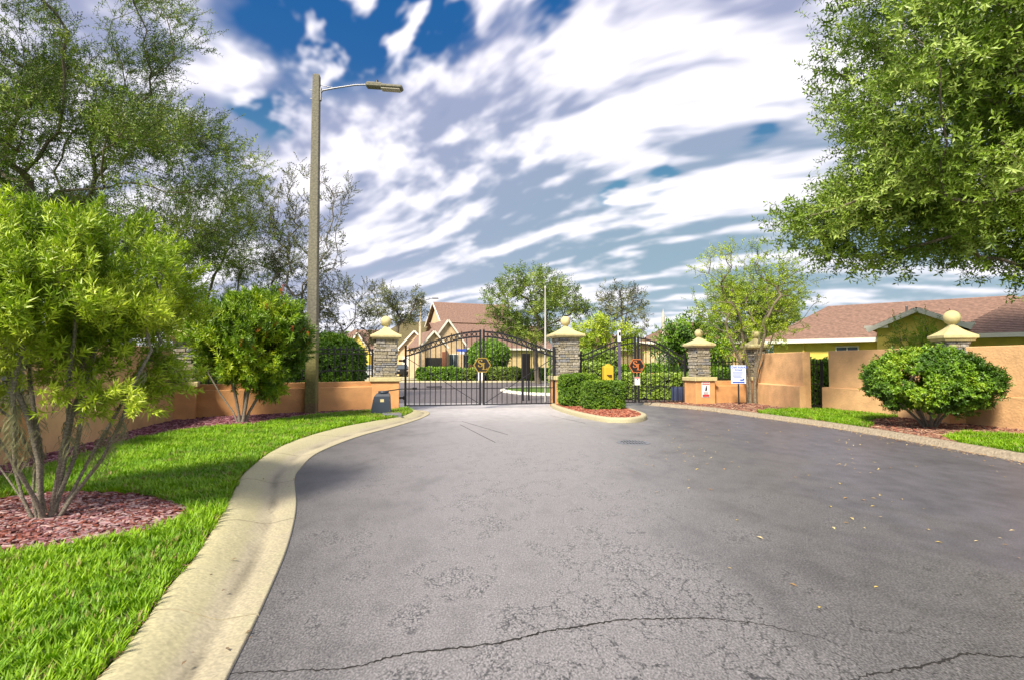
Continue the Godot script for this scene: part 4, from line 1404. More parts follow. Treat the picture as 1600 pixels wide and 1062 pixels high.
func big_trees() -> void:
	rng.seed = 11
	var oak_spray := spray_mesh(1, 10, 0.32, 0.125, 0.046, 1.0, 0.3)
	var fine_spray := spray_mesh(2, 11, 0.34, 0.075, 0.024, 0.9, 0.3)
	# right: a broad dense tree beyond the wall, its crown over the verge
	var base := Vector3(18.2, 0, -14.8)
	var gate := noise(3, 0.37, 2)
	var cl := cloud_in(Vector3(15.8, 9.8, -13.5) - base, Vector3(7.5, 6.2, 5.1), 860, gate, -0.33, 0.3)
	cl += cloud_in(Vector3(12.0, 5.9, -14.8) - base, Vector3(3.8, 1.6, 2.5), 95, gate, -0.05)
	cl += cloud_in(Vector3(17.5, 6.0, -13.6) - base, Vector3(4.0, 1.6, 3.4), 80, gate, -0.1)
	cl += cloud_in(Vector3(16.2, 4.5, -14.0) - base, Vector3(3.6, 1.1, 2.4), 56, gate, -0.1)
	cl += cloud_in(Vector3(8.8, 5.2, -14.6) - base, Vector3(1.5, 1.1, 1.2), 16, gate, -0.2)
	tree("oak_tree", "large dense green tree overhanging the long right wall and the round bush", base, Vector3(-1.1, 4.9, 0.2), cl, oak_spray, 36, 0.74, Vector2(0.85, 1.45), OAK, M.bark, 0.013, 0.38, "", 12.0, 0.8)
	# left: an airy tree behind the curved wall
	base = Vector3(-14.4, 0, -16.0)
	gate = noise(8, 0.36, 2)
	cl = cloud_in(Vector3(-13.4, 6.9, -15.6) - base, Vector3(5.9, 3.4, 4.0), 330, gate, -0.03, 0.2)
	cl += cloud_in(Vector3(-14.6, 11.4, -15.6) - base, Vector3(5.2, 3.6, 4.0), 250, gate, 0.0, 0.2)
	tree("oak_tree", "tall airy tree behind the curved left wall, filling the upper left corner", base, Vector3(0.3, 7.0, 0.3), cl, fine_spray, 34, 0.55, Vector2(0.85, 1.5), OLIVE, M.bark, 0.008, 0.2, "", 10.0, 0.7)
	base = Vector3(-13.6, 0, -23.5)
	cl = cloud_in(Vector3(-13.0, 5.6, -23.5) - base, Vector3(3.9, 4.0, 3.2), 150, noise(12, 0.4, 2), -0.15, 0.2)
	tree("oak_tree", "dark dense tree between the airy left tree and the bare twigged tree", base, Vector3(0.2, 3.8, 0), cl, fine_spray, 34, 0.6, Vector2(0.9, 1.6), OLIVE, M.bark, 0.009, 0.2, "", 10.0, 0.7)
	base = Vector3(-19.5, 0, -22.0)
	cl = cloud_in(Vector3(-19.5, 5.2, -22.0) - base, Vector3(4.5, 4.0, 3.4), 130, noise(13, 0.4, 2), -0.15, 0.2)
	tree("oak_tree", "leafy tree at the left edge showing under the airy crown", base, Vector3(0.2, 3.8, 0), cl, fine_spray, 34, 0.6, Vector2(0.9, 1.6), OLIVE, M.bark, 0.009, 0.2, "", 10.0, 0.7)
	# upright thin tree with seed heads left of the lamp post
	var pod_spray := spray_mesh(4, 9, 0.30, 0.065, 0.034, 0.7, 0.25)
	base = Vector3(-9.3, 0, -24.0)
	cl = []
	for i in 230:
		var a := rr(0, TAU)
		var f := rr(0.2, 1.0)
		cl.append(Vector3(cos(a) * 2.1 * sqrt(rng.randf()) * (0.55 + 0.55 * f), 2.5 + 7.6 * f - rr(0, 0.8), sin(a) * 1.7 * (0.5 + 0.5 * f)))
	var stems := []
	for i in 5:
		var a := TAU * i / 5.0
		stems.append([Vector3(cos(a) * 0.15, 0, sin(a) * 0.15), Vector3(cos(a) * 0.3, 1.2, sin(a) * 0.3), Vector3(cos(a) * 0.55, 2.6, sin(a) * 0.5), Vector3(cos(a) * 0.8, 4.2, sin(a) * 0.7)])
	tree("myrtle_tree", "thin upright tree with bare twigs and seed heads beside the lamp post", base, Vector3.UP, cl, pod_spray, 9, 0.22, Vector2(0.8, 1.4), GREYLEAF, M.grey_bark, 0.008, 0.07, "", 999.0, 0.6, stems)
	base = Vector3(-8.1, 0, -27.5)
	cl = []
	for i in 50: cl.append(Vector3(rr(-1.5, 1.5), rr(2.2, 6.2), rr(-1.3, 1.3)))
	tree("myrtle_tree", "small sparse dark tree just right of the lamp post, over the green bush", base, Vector3(0, 2.4, 0), cl, pod_spray, 16, 0.35, Vector2(0.9, 1.5), GREYLEAF, M.grey_bark, 0.009, 0.07, "", 999.0, 0.6)
	# slender multi-stemmed tree by the blue sign
	base = Vector3(9.25, 0.08, -21.0)
	gate = noise(21, 0.55, 2)
	cl = cloud_in(Vector3(0.0, 4.1, 0.1), Vector3(2.6, 2.2, 1.8), 120, gate, -0.12)
	stems = []
	for i in 6:
		var a := TAU * i / 6.0 + 0.3
		var o := Vector3(cos(a), 0, sin(a))
		stems.append([o * 0.16, o * 0.15 + Vector3(0, 0.7, 0), o * 0.28 + Vector3(0, 1.3, 0), o * 0.55 + Vector3(0, 2.0, 0), o * 0.85 + Vector3(0, 2.8, 0)])
	var myr := spray_mesh(6, 10, 0.34, 0.085, 0.042, 0.9, 0.3)
	tree("myrtle_tree", "slender tree with several pale trunks behind the blue and white sign", base, Vector3.UP, cl, myr, 8, 0.36, Vector2(0.75, 1.25), LIME, M.pale_bark, 0.010, 0.085, "", 999.0, 0.5, stems)
	# beyond the gates
	var far_spray := spray_mesh(7, 8, 0.55, 0.22, 0.09, 0.9, 0.3)
	for d in [["tall round crowned green tree behind the middle pillar", Vector3(2.2, 0, -46), Vector3(-0.3, 3.6, 0), Vector3(-0.6, 6.5, 0), Vector3(5.0, 3.2, 4.0), 200, 14, OLIVE, -0.05],
			["flat topped dark tree over the roofs behind the left gate pillar", Vector3(-11.4, 0, -53), Vector3(0.2, 5.4, 0), Vector3(0.2, 7.6, 0), Vector3(3.6, 1.9, 3.0), 90, 8, GREYLEAF, 0.0],
			["sparse greyish tree between the two gates behind the small roof", Vector3(9.6, 0, -50), Vector3(0, 4.0, 0), Vector3(0.2, 6.2, 0), Vector3(3.0, 2.7, 2.4), 70, 9, GREYLEAF, 0.0],
			["bright green low tree over the yellowish shrubs behind the smaller gate", Vector3(6.5, 0, -39), Vector3(0, 2.2, 0), Vector3(0, 3.5, 0), Vector3(2.6, 1.4, 2.0), 60, 12, LIME, -0.2],
			["bushy bright green tree directly behind the warning sign pillar", Vector3(9.0, 0, -27), Vector3(0, 1.6, 0), Vector3(0.1, 2.3, 0), Vector3(1.7, 1.45, 1.3), 90, 10, GREEN, -0.3],
			["dark leafy tree behind the slender multi stemmed tree", Vector3(15.6, 0, -36), Vector3(0, 3.2, 0), Vector3(0, 5.0, 0), Vector3(3.2, 2.6, 2.6), 110, 12, OLIVE, -0.1],
			["round green tree at the roof edge left of the yellow house", Vector3(19.6, 0, -44), Vector3(0, 3.6, 0), Vector3(0, 6.2, 0), Vector3(3.6, 3.0, 3.0), 110, 12, OAK, -0.1]]:
		cl = cloud_in(d[3], d[4], d[5], noise(int(d[1].x * 7) + 90, 0.35, 2), d[8])
		tree("garden_tree", d[0], d[1], d[2], cl, far_spray, d[6], 0.55, Vector2(0.7, 1.2), d[7], M.bark, 0.02, 0.22, "trees beyond the gates", 16.0, 0.7)
	base = Vector3(13.9, 0, -18.2)
	cl = cloud_in(Vector3(0, 2.6, 0), Vector3(1.2, 0.75, 0.9), 34, null, 0.0)
	tree("garden_tree", "small young tree in front of the yellow house gable", base, Vector3(0, 1.7, 0), cl, myr, 9, 0.28, Vector2(0.7, 1.1), LIME, M.pale_bark, 0.008, 0.05, "", 999.0, 0.4)
	far_line()

func far_line() -> void:   # the distant wood past the houses
	rng.seed = 500
	var sp := spray_mesh(9, 7, 1.6, 0.9, 0.5, 0.9, 0.3)
	var xf := []
	var cc := PackedColorArray()
	for i in 5200:
		var x := rr(-150, 170)
		var hgt := 4.5 + 2.2 * sin(x * 0.11) + 1.6 * sin(x * 0.31 + 1.0)
		xf.append(turned(Vector3(x, hgt * pow(rng.randf(), 0.7), -128 + rr(-5, 5)), ball_dir() + Vector3.UP * 0.6, rr(0.7, 1.3)))
		cc.append(OLIVE[rng.randi() % 3])
	var o := scatter("far_wood", sp, M.leaf, xf, cc)
	tag(o, "distant line of trees seen between the houses beyond the gates", "trees")

# ---------------------------------------------------------------- shrubs and hedges
func shrub(called: String, label: String, at: Vector3, stems: Array, cloud: Array, spray: ArrayMesh, per_tip: int, spread: float, size: Vector2, cols: Array, bark: Material, r_tip: float, r_most: float, leaf_mat: Material, outward := 0.9, step := 0.25) -> Dictionary:
	var t := thing(called, label, "shrub", at)
	var g := grow(stems, cloud, step, 0.14, 0.3, 0.0)
	build_frame(g, t, bark, r_tip, 0.45, r_most, 1e9, "stem", "branch", "twigs")
	var c := Vector3.ZERO
	for q in cloud: c += q
	c /= cloud.size()
	c.y -= 0.6
	var lv := leaves_at(g, per_tip, spread, size.x, size.y, outward, c, cols, noise(rng.randi() % 999, 0.9, 3), 0.5)
	scatter("foliage", spray, leaf_mat, lv[0], lv[1], t)
	return {"t": t, "g": g}

func leafy_box(called: String, label: String, at: Vector3, size: Vector3, yaw: float, spray: ArrayMesh, per_m2: float, scale: Vector2, cols: Array, group := "", category := "hedge", pw := 7.0) -> Node3D:
	var t := thing(called, label, category, at, yaw, group)
	var nz := noise(rng.randi() % 999, 1.3, 3)
	var b := MB.new()
	b.box(Vector3(0, size.y * 0.5 - 0.03, 0), (size - Vector3(0.22, 0.16, 0.22)) * (1.0 if pw > 5.0 else 0.72), Basis.IDENTITY, 0.1 if pw > 5.0 else size.y * 0.2)
	obj("inner_twigs", b.mesh(), mat(0.018, 0.035, 0.008, 1.0), t)
	var xf := []
	var cc := PackedColorArray()
	var h := size * 0.5
	for f in [[Vector3.UP, h.x, h.z, h.y], [Vector3.BACK, h.x, h.y, h.z], [Vector3.FORWARD, h.x, h.y, h.z], [Vector3.LEFT, h.z, h.y, h.x], [Vector3.RIGHT, h.z, h.y, h.x]]:
		var n: Vector3 = f[0]
		for i in int(4.0 * f[1] * f[2] * per_m2):
			var a: float = rr(-1, 1) * f[1]
			var e: float = rr(-1, 1) * f[2]
			var p: Vector3
			if n.y > 0.5: p = Vector3(a, 0, e)
			elif absf(n.z) > 0.5: p = Vector3(a, e, 0)
			else: p = Vector3(0, e, a)
			p += n * f[3]
			p.y += h.y
			# round the shoulders and roughen the cut
			var q := (p - Vector3(0, h.y, 0)) / h
			var round_off := pow(pow(absf(q.x), pw) + pow(absf(q.y), pw) + pow(absf(q.z), pw), 1.0 / pw)
			p = Vector3(0, h.y, 0) + (p - Vector3(0, h.y, 0)) / round_off
			p += n * (nz.get_noise_3dv(p + at) * 0.09 - 0.07 + rr(-0.05, 0.03))
			if p.y < 0.05: continue
			xf.append(turned(p, n * 0.9 + Vector3.UP * 0.55 + ball_dir() * 0.7, rr(scale.x, scale.y)))
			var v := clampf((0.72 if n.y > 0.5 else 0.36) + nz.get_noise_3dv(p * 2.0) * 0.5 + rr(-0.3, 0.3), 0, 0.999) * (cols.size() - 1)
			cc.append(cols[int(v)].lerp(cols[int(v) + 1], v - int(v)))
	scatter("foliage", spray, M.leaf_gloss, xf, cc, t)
	return t

func shrubs() -> void:
	rng.seed = 21
	# the big bright shrub at the left
	var base := Vector3(-4.55, 0.09, -5.4)
	var whorl := whorl_mesh(31, 18, 0.11, 0.088, 0.014)
	var stems := []
	for d in [[-1.25, 0.15, 1.5], [-0.75, -0.55, 1.7], [-0.25, 0.35, 1.75], [0.12, -0.3, 1.8], [0.45, 0.3, 1.7], [1.05, 0.05, 1.6], [-0.5, 0.6, 1.6], [0.75, -0.55, 1.7], [-0.95, 0.55, 1.5], [0.3, 0.7, 1.6], [-0.1, -0.7, 1.7]]:
		var o := Vector3(d[0], 0, d[1])
		var bend := Vector3(rr(-0.12, 0.12), 0, rr(-0.12, 0.12))
		stems.append([o * 0.10, o * 0.2 + bend * 0.3 + Vector3(0, 0.22, 0), o * 0.36 + bend + Vector3(rr(-0.05, 0.05), 0.58, rr(-0.05, 0.05)), o * 0.56 + bend + Vector3(rr(-0.08, 0.08), 1.0, 0), o * 0.78 + bend * 0.5 + Vector3(rr(-0.08, 0.08), d[2] * 0.8, 0), o * 0.95 + Vector3(0, d[2] + 0.05, 0)])
	var gate := noise(44, 1.3, 2)
	var cl := cloud_in(Vector3(-0.08, 2.20, 0), Vector3(1.34, 0.84, 1.2), 270, gate, -0.12, 0.35)
	cl = cl.filter(func(q): return q.y > 1.8 or rng.randf() < 0.6)
	for i in 14: cl.append(Vector3(rr(0.4, 1.1), rr(1.1, 1.7), rr(-0.6, 0.6)))
	for i in 14: cl.append(Vector3(rr(-1.3, 0.0), rr(0.95, 1.6), rr(-0.6, 0.8)))
	var s := shrub("bottlebrush_shrub", "big bright yellow green shrub with many bare stems in the round mulch ring", base, stems, cl, whorl, 20, 0.20, Vector2(0.7, 1.3), LIME, M.grey_bark, 0.0044, 0.031, M.leaf, 1.0, 0.2)
	# grey lichen beards on its lower stems
	var b := MB.new()
	for i in 12:
		var a := rr(0, TAU)
		b.tube([Vector3.ZERO, Vector3(cos(a) * 0.05, -0.04, sin(a) * 0.05), Vector3(cos(a + 1) * 0.07, -0.13, sin(a + 1) * 0.07), Vector3(cos(a + 2) * 0.06, -rr(0.16, 0.26), sin(a + 2) * 0.06)], [0.002, 0.0024, 0.002, 0.001], 3, false)
	var xf := []
	var cc := PackedColorArray()
	for i in 130:
		var st: Array = stems[rng.randi() % stems.size()]
		var k := rng.randi() % 3 + 2
		xf.append(turned(st[k].lerp(st[mini(k + 1, 5)], rng.randf()) + ball_dir() * 0.04, Vector3.UP + ball_dir() * 0.25, rr(0.5, 1.1)))
		var g := rr(0.7, 1.2)
		cc.append(Color(0.24 * g, 0.25 * g, 0.13 * g))
	scatter("moss", b.mesh(), M.chip, xf, cc, s.t)
	# the second shrub with red flower spikes
	base = Vector3(-7.0, 0.09, -14.15)
	stems = []
	for d in [[-1.0, 0.1], [-0.6, -0.4], [-0.25, 0.3], [0.15, -0.2], [0.5, 0.3], [0.85, -0.1]]:
		var o := Vector3(d[0], 0, d[1])
		stems.append([o * 0.10, o * 0.22 + Vector3(0, 0.3, 0), o * 0.5 + Vector3(rr(-0.05, 0.05), 0.75, 0), o * 0.85 + Vector3(0, 1.3, 0), o * 1.1 + Vector3(0, 1.75, 0)])
	var whorl2 := whorl_mesh(32, 18, 0.14, 0.11, 0.022)
	cl = cloud_in(Vector3(0.12, 2.2, 0), Vector3(1.52, 1.22, 1.4), 270, noise(45, 1.0, 2), -0.3, 0.3)
	for i in 12: cl.append(Vector3(rr(0.2, 1.0), rr(0.75, 1.2), rr(-0.5, 0.5)))
	var cols := [Color(0.07, 0.15, 0.01), Color(0.13, 0.25, 0.012), Color(0.24, 0.38, 0.015), Color(0.42, 0.54, 0.025)]
	s = shrub("bottlebrush_shrub", "smaller round green shrub with red flower spikes, left of the lamp post", base, stems, cl, whorl2, 20, 0.24, Vector2(0.85, 1.5), cols, M.grey_bark, 0.006, 0.055, M.leaf, 1.0, 0.25)
	var fl := MB.new()
	for i in 70:
		var a := i * 2.399
		var y := i / 70.0 * 0.13
		fl.slim(Vector3(0, y, 0), Vector3(cos(a), 0.25, sin(a)).normalized(), Vector3.UP, 0.035, 0.005, 0.0)
	xf = []; cc = PackedColorArray()
	var gr: Dictionary = s.g
	for t in gr.tips:
		var q: Vector3 = gr.p[t]
		if q.x > 0.55 and q.z > -0.5 and q.y > 1.8 and rng.randf() < 0.4:
			for k in 2:
				xf.append(turned(q + ball_dir() * 0.22 + Vector3(0.12, 0.05, 0.1), Vector3.UP + ball_dir() * 0.6 + Vector3(0.4, 0, 0.3), rr(0.9, 1.6)))
				cc.append(Color(rr(0.45, 0.7), rr(0.05, 0.12), 0.03))
	scatter("flower_spikes", fl.mesh(), M.chip, xf, cc, s.t)
	# the clipped dome by the right wall
	base = Vector3(10.02, 0.09, -13.1)
	stems = []
	for i in 15:
		var a := TAU * i / 15.0
		var o := Vector3(cos(a), 0, sin(a)) * rr(0.3, 1.05)
		stems.append([o * 0.12, o * 0.35 + Vector3(0, 0.25, 0), o * 0.75 + Vector3(0, 0.6, 0), o * 1.05 + Vector3(0, 0.95, 0)])
	cl = []
	var tries := 0
	while cl.size() < 640 and tries < 9000:
		tries += 1
		var d := ball_dir()
		var q := Vector3(d.x * 1.38, 1.06 + d.y * 0.80, d.z * 1.32) * 1.0
		q = Vector3(0, 1.06, 0) + (q - Vector3(0, 1.06, 0)) * rr(0.8, 0.98)
		if d.y < -0.9: continue
		if d.y < -0.5 and rng.randf() < 0.3: continue
		cl.append(q)
	var broad := spray_mesh(33, 9, 0.12, 0.075, 0.042, 0.9, 0.25, 0.15)
	shrub("round_bush", "wide clipped dome shaped bush in front of the long right wall", base, stems, cl, broad, 13, 0.13, Vector2(0.65, 1.05), GREEN, M.grey_bark, 0.005, 0.03, M.leaf_gloss, 1.1, 0.25)
	# hedges of the island
	var small := spray_mesh(34, 9, 0.10, 0.062, 0.034, 0.9, 0.28, 0.15)
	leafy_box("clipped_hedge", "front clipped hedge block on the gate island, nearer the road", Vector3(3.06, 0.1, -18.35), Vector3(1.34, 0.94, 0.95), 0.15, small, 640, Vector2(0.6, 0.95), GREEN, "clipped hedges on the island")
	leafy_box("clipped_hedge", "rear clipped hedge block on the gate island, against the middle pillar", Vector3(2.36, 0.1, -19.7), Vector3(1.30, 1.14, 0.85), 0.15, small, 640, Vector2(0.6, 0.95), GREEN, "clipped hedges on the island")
	# beyond the walls and gates
	var big := spray_mesh(35, 8, 0.20, 0.13, 0.07, 0.9, 0.28, 0.15)
	leafy_box("round_bush", "big glossy green bush behind the iron fence right of the lamp post", Vector3(-7.9, 0, -22.6), Vector3(3.3, 2.75, 2.6), 0.2, big, 110, Vector2(0.8, 1.2), GREEN, "", "shrub", 2.5)
	leafy_box("round_bush", "dark green bush behind the iron fence left of the lamp post", Vector3(-10.6, 0, -20.6), Vector3(2.6, 2.2, 2.0), 0.2, big, 100, Vector2(0.8, 1.2), OLIVE, "", "shrub", 2.5)
	leafy_box("leafy_hedge", "tall loose hedge just behind the smaller gate", Vector3(6.7, 0, -25.0), Vector3(3.4, 1.05, 1.0), -0.1, big, 130, Vector2(0.7, 1.1), OAK)
	leafy_box("leafy_hedge", "bright green hedge behind the left leaf of the smaller gate", Vector3(3.6, 0, -27.0), Vector3(2.6, 1.5, 1.2), 0.1, big, 110, Vector2(0.8, 1.2), OAK)
	leafy_box("leafy_hedge", "green hedge on top of the far low wall behind the smaller gate", Vector3(9.2, 0, -31.0), Vector3(6.4, 1.45, 1.0), -0.12, big, 110, Vector2(0.8, 1.2), GREEN)
	leafy_box("leafy_hedge", "yellowish shrub mass behind the yellow box and the smaller gate", Vector3(4.6, 0, -35.0), Vector3(4.0, 2.3, 1.8), 0.1, big, 80, Vector2(1.0, 1.5), OAK)
	leafy_box("leafy_hedge", "dark hedge showing through the narrow iron gate", Vector3(11.0, 0.08, -20.0), Vector3(1.6, 1.55, 1.0), 0.0, big, 120, Vector2(0.7, 1.1), GREEN)
	leafy_box("leafy_hedge", "green hedge behind the short iron fence", Vector3(9.6, 0.05, -24.6), Vector3(3.0, 1.25, 0.9), -0.2, big, 110, Vector2(0.8, 1.2), GREEN)
	leafy_box("leafy_hedge", "left part of the far clipped hedge below the garage", Vector3(-6.7, 0.1, -50.6), Vector3(4.0, 1.0, 1.2), 0.0, big, 60, Vector2(1.2, 1.7), GREEN, "far hedges beyond the wider gate")
	leafy_box("leafy_hedge", "middle part of the far hedge, left of the hexagon", Vector3(-3.8, 0.1, -51.0), Vector3(1.6, 0.9, 1.2), 0.0, big, 60, Vector2(1.2, 1.7), OLIVE, "far hedges beyond the wider gate")
	leafy_box("leafy_hedge", "right part of the far hedge below the round topiary", Vector3(-0.9, 0.1, -51.2), Vector3(3.2, 1.0, 1.2), 0.0, big, 60, Vector2(1.2, 1.7), OLIVE, "far hedges beyond the wider gate")
	leafy_box("leafy_hedge", "low green hedge by the trunk of the round crowned tree", Vector3(3.2, 0.1, -51.6), Vector3(3.6, 0.9, 1.2), 0.0, big, 60, Vector2(1.2, 1.7), GREEN, "far hedges beyond the wider gate")
	# round topiary behind the hexagon
	var t := thing("topiary_tree", "ball clipped green tree right behind the gold hexagon", "tree", Vector3(-2.25, 0.1, -54.0))
	b = MB.new()
	b.tube([Vector3.ZERO, Vector3(0.05, 0.8, 0), Vector3(0, 1.6, 0)], [0.16, 0.12, 0.1], 8)
	obj("trunk", b.mesh(), M.bark, t)
	xf = []; cc = PackedColorArray()
	for i in 1500:
		var d := ball_dir()
		if d.y < -0.75: continue
		var q := Vector3(0, 2.35, 0) + Vector3(d.x * 1.9, d.y * 1.45, d.z * 1.9) * rr(0.82, 1.0)
		xf.append(turned(q, d + ball_dir() * 0.5, rr(1.2, 1.8)))
		cc.append(GREEN[rng.randi() % 3].lerp(GREEN[2], rng.randf()))
	scatter("crown", big, M.leaf, xf, cc, t)
	# spiky pale plant behind the smaller gate
	t = thing("spiky_plant", "pale spiky leaved plant on the far low wall behind the smaller gate", "plant", Vector3(8.6, 0.6, -32.0))
	b = MB.new()
	for i in 34:
		var a := rr(0, TAU)
		var el := rr(0.25, 1.4)
		b.slim(Vector3(0, 0.7, 0), Vector3(cos(a) * cos(el), sin(el), sin(a) * cos(el)), Vector3.UP, rr(1.0, 1.5), 0.07, 0.08)
	var m := mat(0.38, 0.42, 0.26, 0.6)
	obj("leaves", b.mesh(), m, t).set_meta("kind", "stuff")

# ---------------------------------------------------------------- street furniture and small things
func car(label: String, at: Vector3, yaw: float, paint: Material) -> void:
	var t := thing("parked_car", label, "car", at, yaw, "cars parked beyond the gate")
	var b := MB.new()
	var side := [Vector2(-2.15, 0.35), Vector2(-2.2, 0.62), Vector2(-2.1, 0.86), Vector2(-1.2, 0.95), Vector2(1.5, 0.98), Vector2(2.1, 0.9), Vector2(2.2, 0.6), Vector2(2.12, 0.33)]
	for s in [-1.0, 1.0]:
		var pts := []
		for q in side: pts.append(Vector3(s * 0.86, q.y, q.x))
		b.face(pts, Vector3(0, 0.6, 0))
	for i in side.size():
		var q: Vector2 = side[i]
		var w: Vector2 = side[(i + 1) % side.size()]
		b.face([Vector3(-0.86, q.y, q.x), Vector3(0.86, q.y, q.x), Vector3(0.86, w.y, w.x), Vector3(-0.86, w.y, w.x)], Vector3(0, 0.6, 0))
	obj("body", b.mesh(), paint, t)
	b = MB.new()
	var lowr := [Vector3(-0.8, 0.94, -1.25), Vector3(0.8, 0.94, -1.25), Vector3(0.8, 0.97, 1.6), Vector3(-0.8, 0.97, 1.6)]
	var upr := [Vector3(-0.58, 1.42, -0.45), Vector3(0.58, 1.42, -0.45), Vector3(0.58, 1.42, 0.95), Vector3(-0.58, 1.42, 0.95)]
	for k in 4: b.face([lowr[k], lowr[(k + 1) % 4], upr[(k + 1) % 4], upr[k]], Vector3(0, 1.1, 0.2))
	obj("window", b.mesh(), M.glass, t)
	b = MB.new()
	b.box(Vector3(0, 1.44, 0.25), Vector3(1.2, 0.05, 1.45), Basis.IDENTITY, 0.02)
	obj("roof", b.mesh(), paint, t)
	for x in [-0.8, 0.8]:
		for z in [-1.35, 1.35]:
			b = MB.new()
			b.tube([Vector3(x - 0.1, 0.32, z), Vector3(x + 0.1, 0.32, z)], [0.32, 0.32], 14)
			var w := obj("wheel", b.mesh(), M.rubber, t)
			b = MB.new()
			b.tube([Vector3(x - 0.108, 0.32, z), Vector3(x + 0.108, 0.32, z)], [0.19, 0.19], 12)
			obj("rim", b.mesh(), M.steel, w)
	for x in [-0.6, 0.6]:
		b = MB.new()
		b.box(Vector3(x, 0.74, 2.16), Vector3(0.36, 0.14, 0.1), Basis.IDENTITY, 0.03)
		obj("headlight", b.mesh(), M.lens, t)

func small_things() -> void:
	rng.seed = 61
	# lamp post
	var t := thing("street_lamp", "tall concrete lamp post with one arm in the left mulch bed", "street lamp", Vector3(-6.25, 0.05, -17.0))
	var b := MB.new()
	var sec := []
	for i in 31: sec.append(Vector2(lerpf(0.245, 0.145, i / 30.0), 10.75 * i / 30.0))
	sec.append(Vector2(0.125, 10.78)); sec.append(Vector2(0.001, 10.79))
	for i in sec.size() - 1:
		var a: Vector2 = sec[i]
		var c: Vector2 = sec[i + 1]
		b.col = Color(1, 1, 1).lerp(Color(1.35, 1.15, 0.45), sstep(3.4, 1.6, c.y))
		if c.y < 0.5: b.col = Color(1.2, 0.8, 0.5)
		for k in 8:
			var f := func(r: float, y: float, kk: int) -> Vector3:
				var cx := r * 0.72
				var s: Array = [Vector2(cx, cx * 0.86), Vector2(cx * 0.86, cx), Vector2(-cx * 0.86, cx), Vector2(-cx, cx * 0.86), Vector2(-cx, -cx * 0.86), Vector2(-cx * 0.86, -cx), Vector2(cx * 0.86, -cx), Vector2(cx, -cx * 0.86)]
				return Vector3(s[kk % 8].x, y, s[kk % 8].y)
			b.face([f.call(a.x, a.y, k), f.call(a.x, a.y, k + 1), f.call(c.x, c.y, k + 1), f.call(c.x, c.y, k)], Vector3(0, a.y, 0))
	var pole := obj("pole", b.mesh(), M.pole, t)
	pole.rotation.y = 0.12
	b = MB.new()
	b.tube([Vector3(0.13, 10.18, 0), Vector3(0.2, 10.28, 0), Vector3(0.6, 10.36, 0), Vector3(1.25, 10.46, 0), Vector3(1.62, 10.47, 0)], [0.03, 0.03, 0.028, 0.026, 0.026], 8)
	b.tube([Vector3(0.1, 10.46, 0), Vector3(0.55, 10.36, 0)], [0.014, 0.014], 6)
	obj("arm", b.mesh(), M.steel, t)
	b = MB.new()
	b.box(Vector3(0.13, 10.15, 0), Vector3(0.06, 0.42, 0.1), Basis.IDENTITY, 0.01)
	b.bar(Vector3(-0.2, 10.3, 0), Vector3(0.2, 10.3, 0), 0.02, 0.02)
	b.bar(Vector3(-0.2, 10.02, 0), Vector3(0.2, 10.02, 0), 0.02, 0.02)
	obj("bracket", b.mesh(), M.steel, t)
	var tilt := Basis(Vector3.BACK, -0.07)
	b = MB.new()
	b.box(Vector3(1.85, 10.44, 0), Vector3(0.52, 0.17, 0.24), tilt, 0.04)
	b.box(Vector3(2.4, 10.37, 0), Vector3(0.72, 0.13, 0.3), tilt, 0.045)
	var head := obj("lamp_head", b.mesh(), M.pole, t)
	b = MB.new()
	b.box(Vector3(2.38, 10.295, 0), Vector3(0.6, 0.03, 0.24), tilt, 0.01)
	obj("lens", b.mesh(), M.lens, head)
	b = MB.new()
	b.lathe(Vector3(1.93, 10.5, 0), [Vector2(0.05, 0), Vector2(0.05, 0.09), Vector2(0.03, 0.12), Vector2(0.001, 0.125)], 10)
	obj("photocell", b.mesh(), M.black, head)
	# gate opener on the left
	t = thing("gate_opener", "slate blue gate opener cabinet on the lawn edge in front of the left gate pillar", "gate opener", Vector3(-3.95, 0.09, -16.5), 0.18)
	b = MB.new()
	for f in [[0.0, 0.29, 0.20], [0.12, 0.285, 0.198], [0.45, 0.235, 0.17], [0.62, 0.20, 0.15], [0.68, 0.16, 0.12]]:
		pass
	var ring := [[0.0, -0.30, 0.29, 0.22], [0.10, -0.295, 0.285, 0.215], [0.40, -0.245, 0.27, 0.19], [0.56, -0.205, 0.262, 0.17], [0.63, -0.15, 0.245, 0.14], [0.655, -0.10, 0.20, 0.10]]
	for i in ring.size() - 1:
		var p: Array = ring[i]
		var q: Array = ring[i + 1]
		var ca := [Vector3(p[1], p[0], p[3]), Vector3(p[2], p[0], p[3]), Vector3(p[2], p[0], -p[3]), Vector3(p[1], p[0], -p[3])]
		var cb := [Vector3(q[1], q[0], q[3]), Vector3(q[2], q[0], q[3]), Vector3(q[2], q[0], -q[3]), Vector3(q[1], q[0], -q[3])]
		for k in 4: b.face([ca[k], ca[(k + 1) % 4], cb[(k + 1) % 4], cb[k]], Vector3(0.02, 0.3, 0))
		if i == ring.size() - 2: b.face(cb, Vector3(0, 0, 0))
	obj("housing", b.mesh(), M.slate, t)
	b = MB.new()
	b.lathe(Vector3(0.06, 0.655, 0), [Vector2(0.155, 0.0), Vector2(0.16, 0.045), Vector2(0.14, 0.06), Vector2(0.001, 0.062)], 14)
	obj("cap", b.mesh(), M.slate, t)
	b = MB.new()
	b.box(Vector3(0.03, 0.42, 0.19), Vector3(0.11, 0.12, 0.008), Basis(Vector3.RIGHT, 0.12))
	obj("sticker", b.mesh(), mat(0.62, 0.55, 0.30, 0.6), t)
	b = MB.new()
	for s in [-0.27, 0.27]:
		for y in [0.14, 0.45]:
			b.box(Vector3(s * (1.0 - y * 0.25), y, 0.212 - y * 0.06), Vector3(0.018, 0.018, 0.02))
	obj("bolt", b.mesh(), M.steel, t)
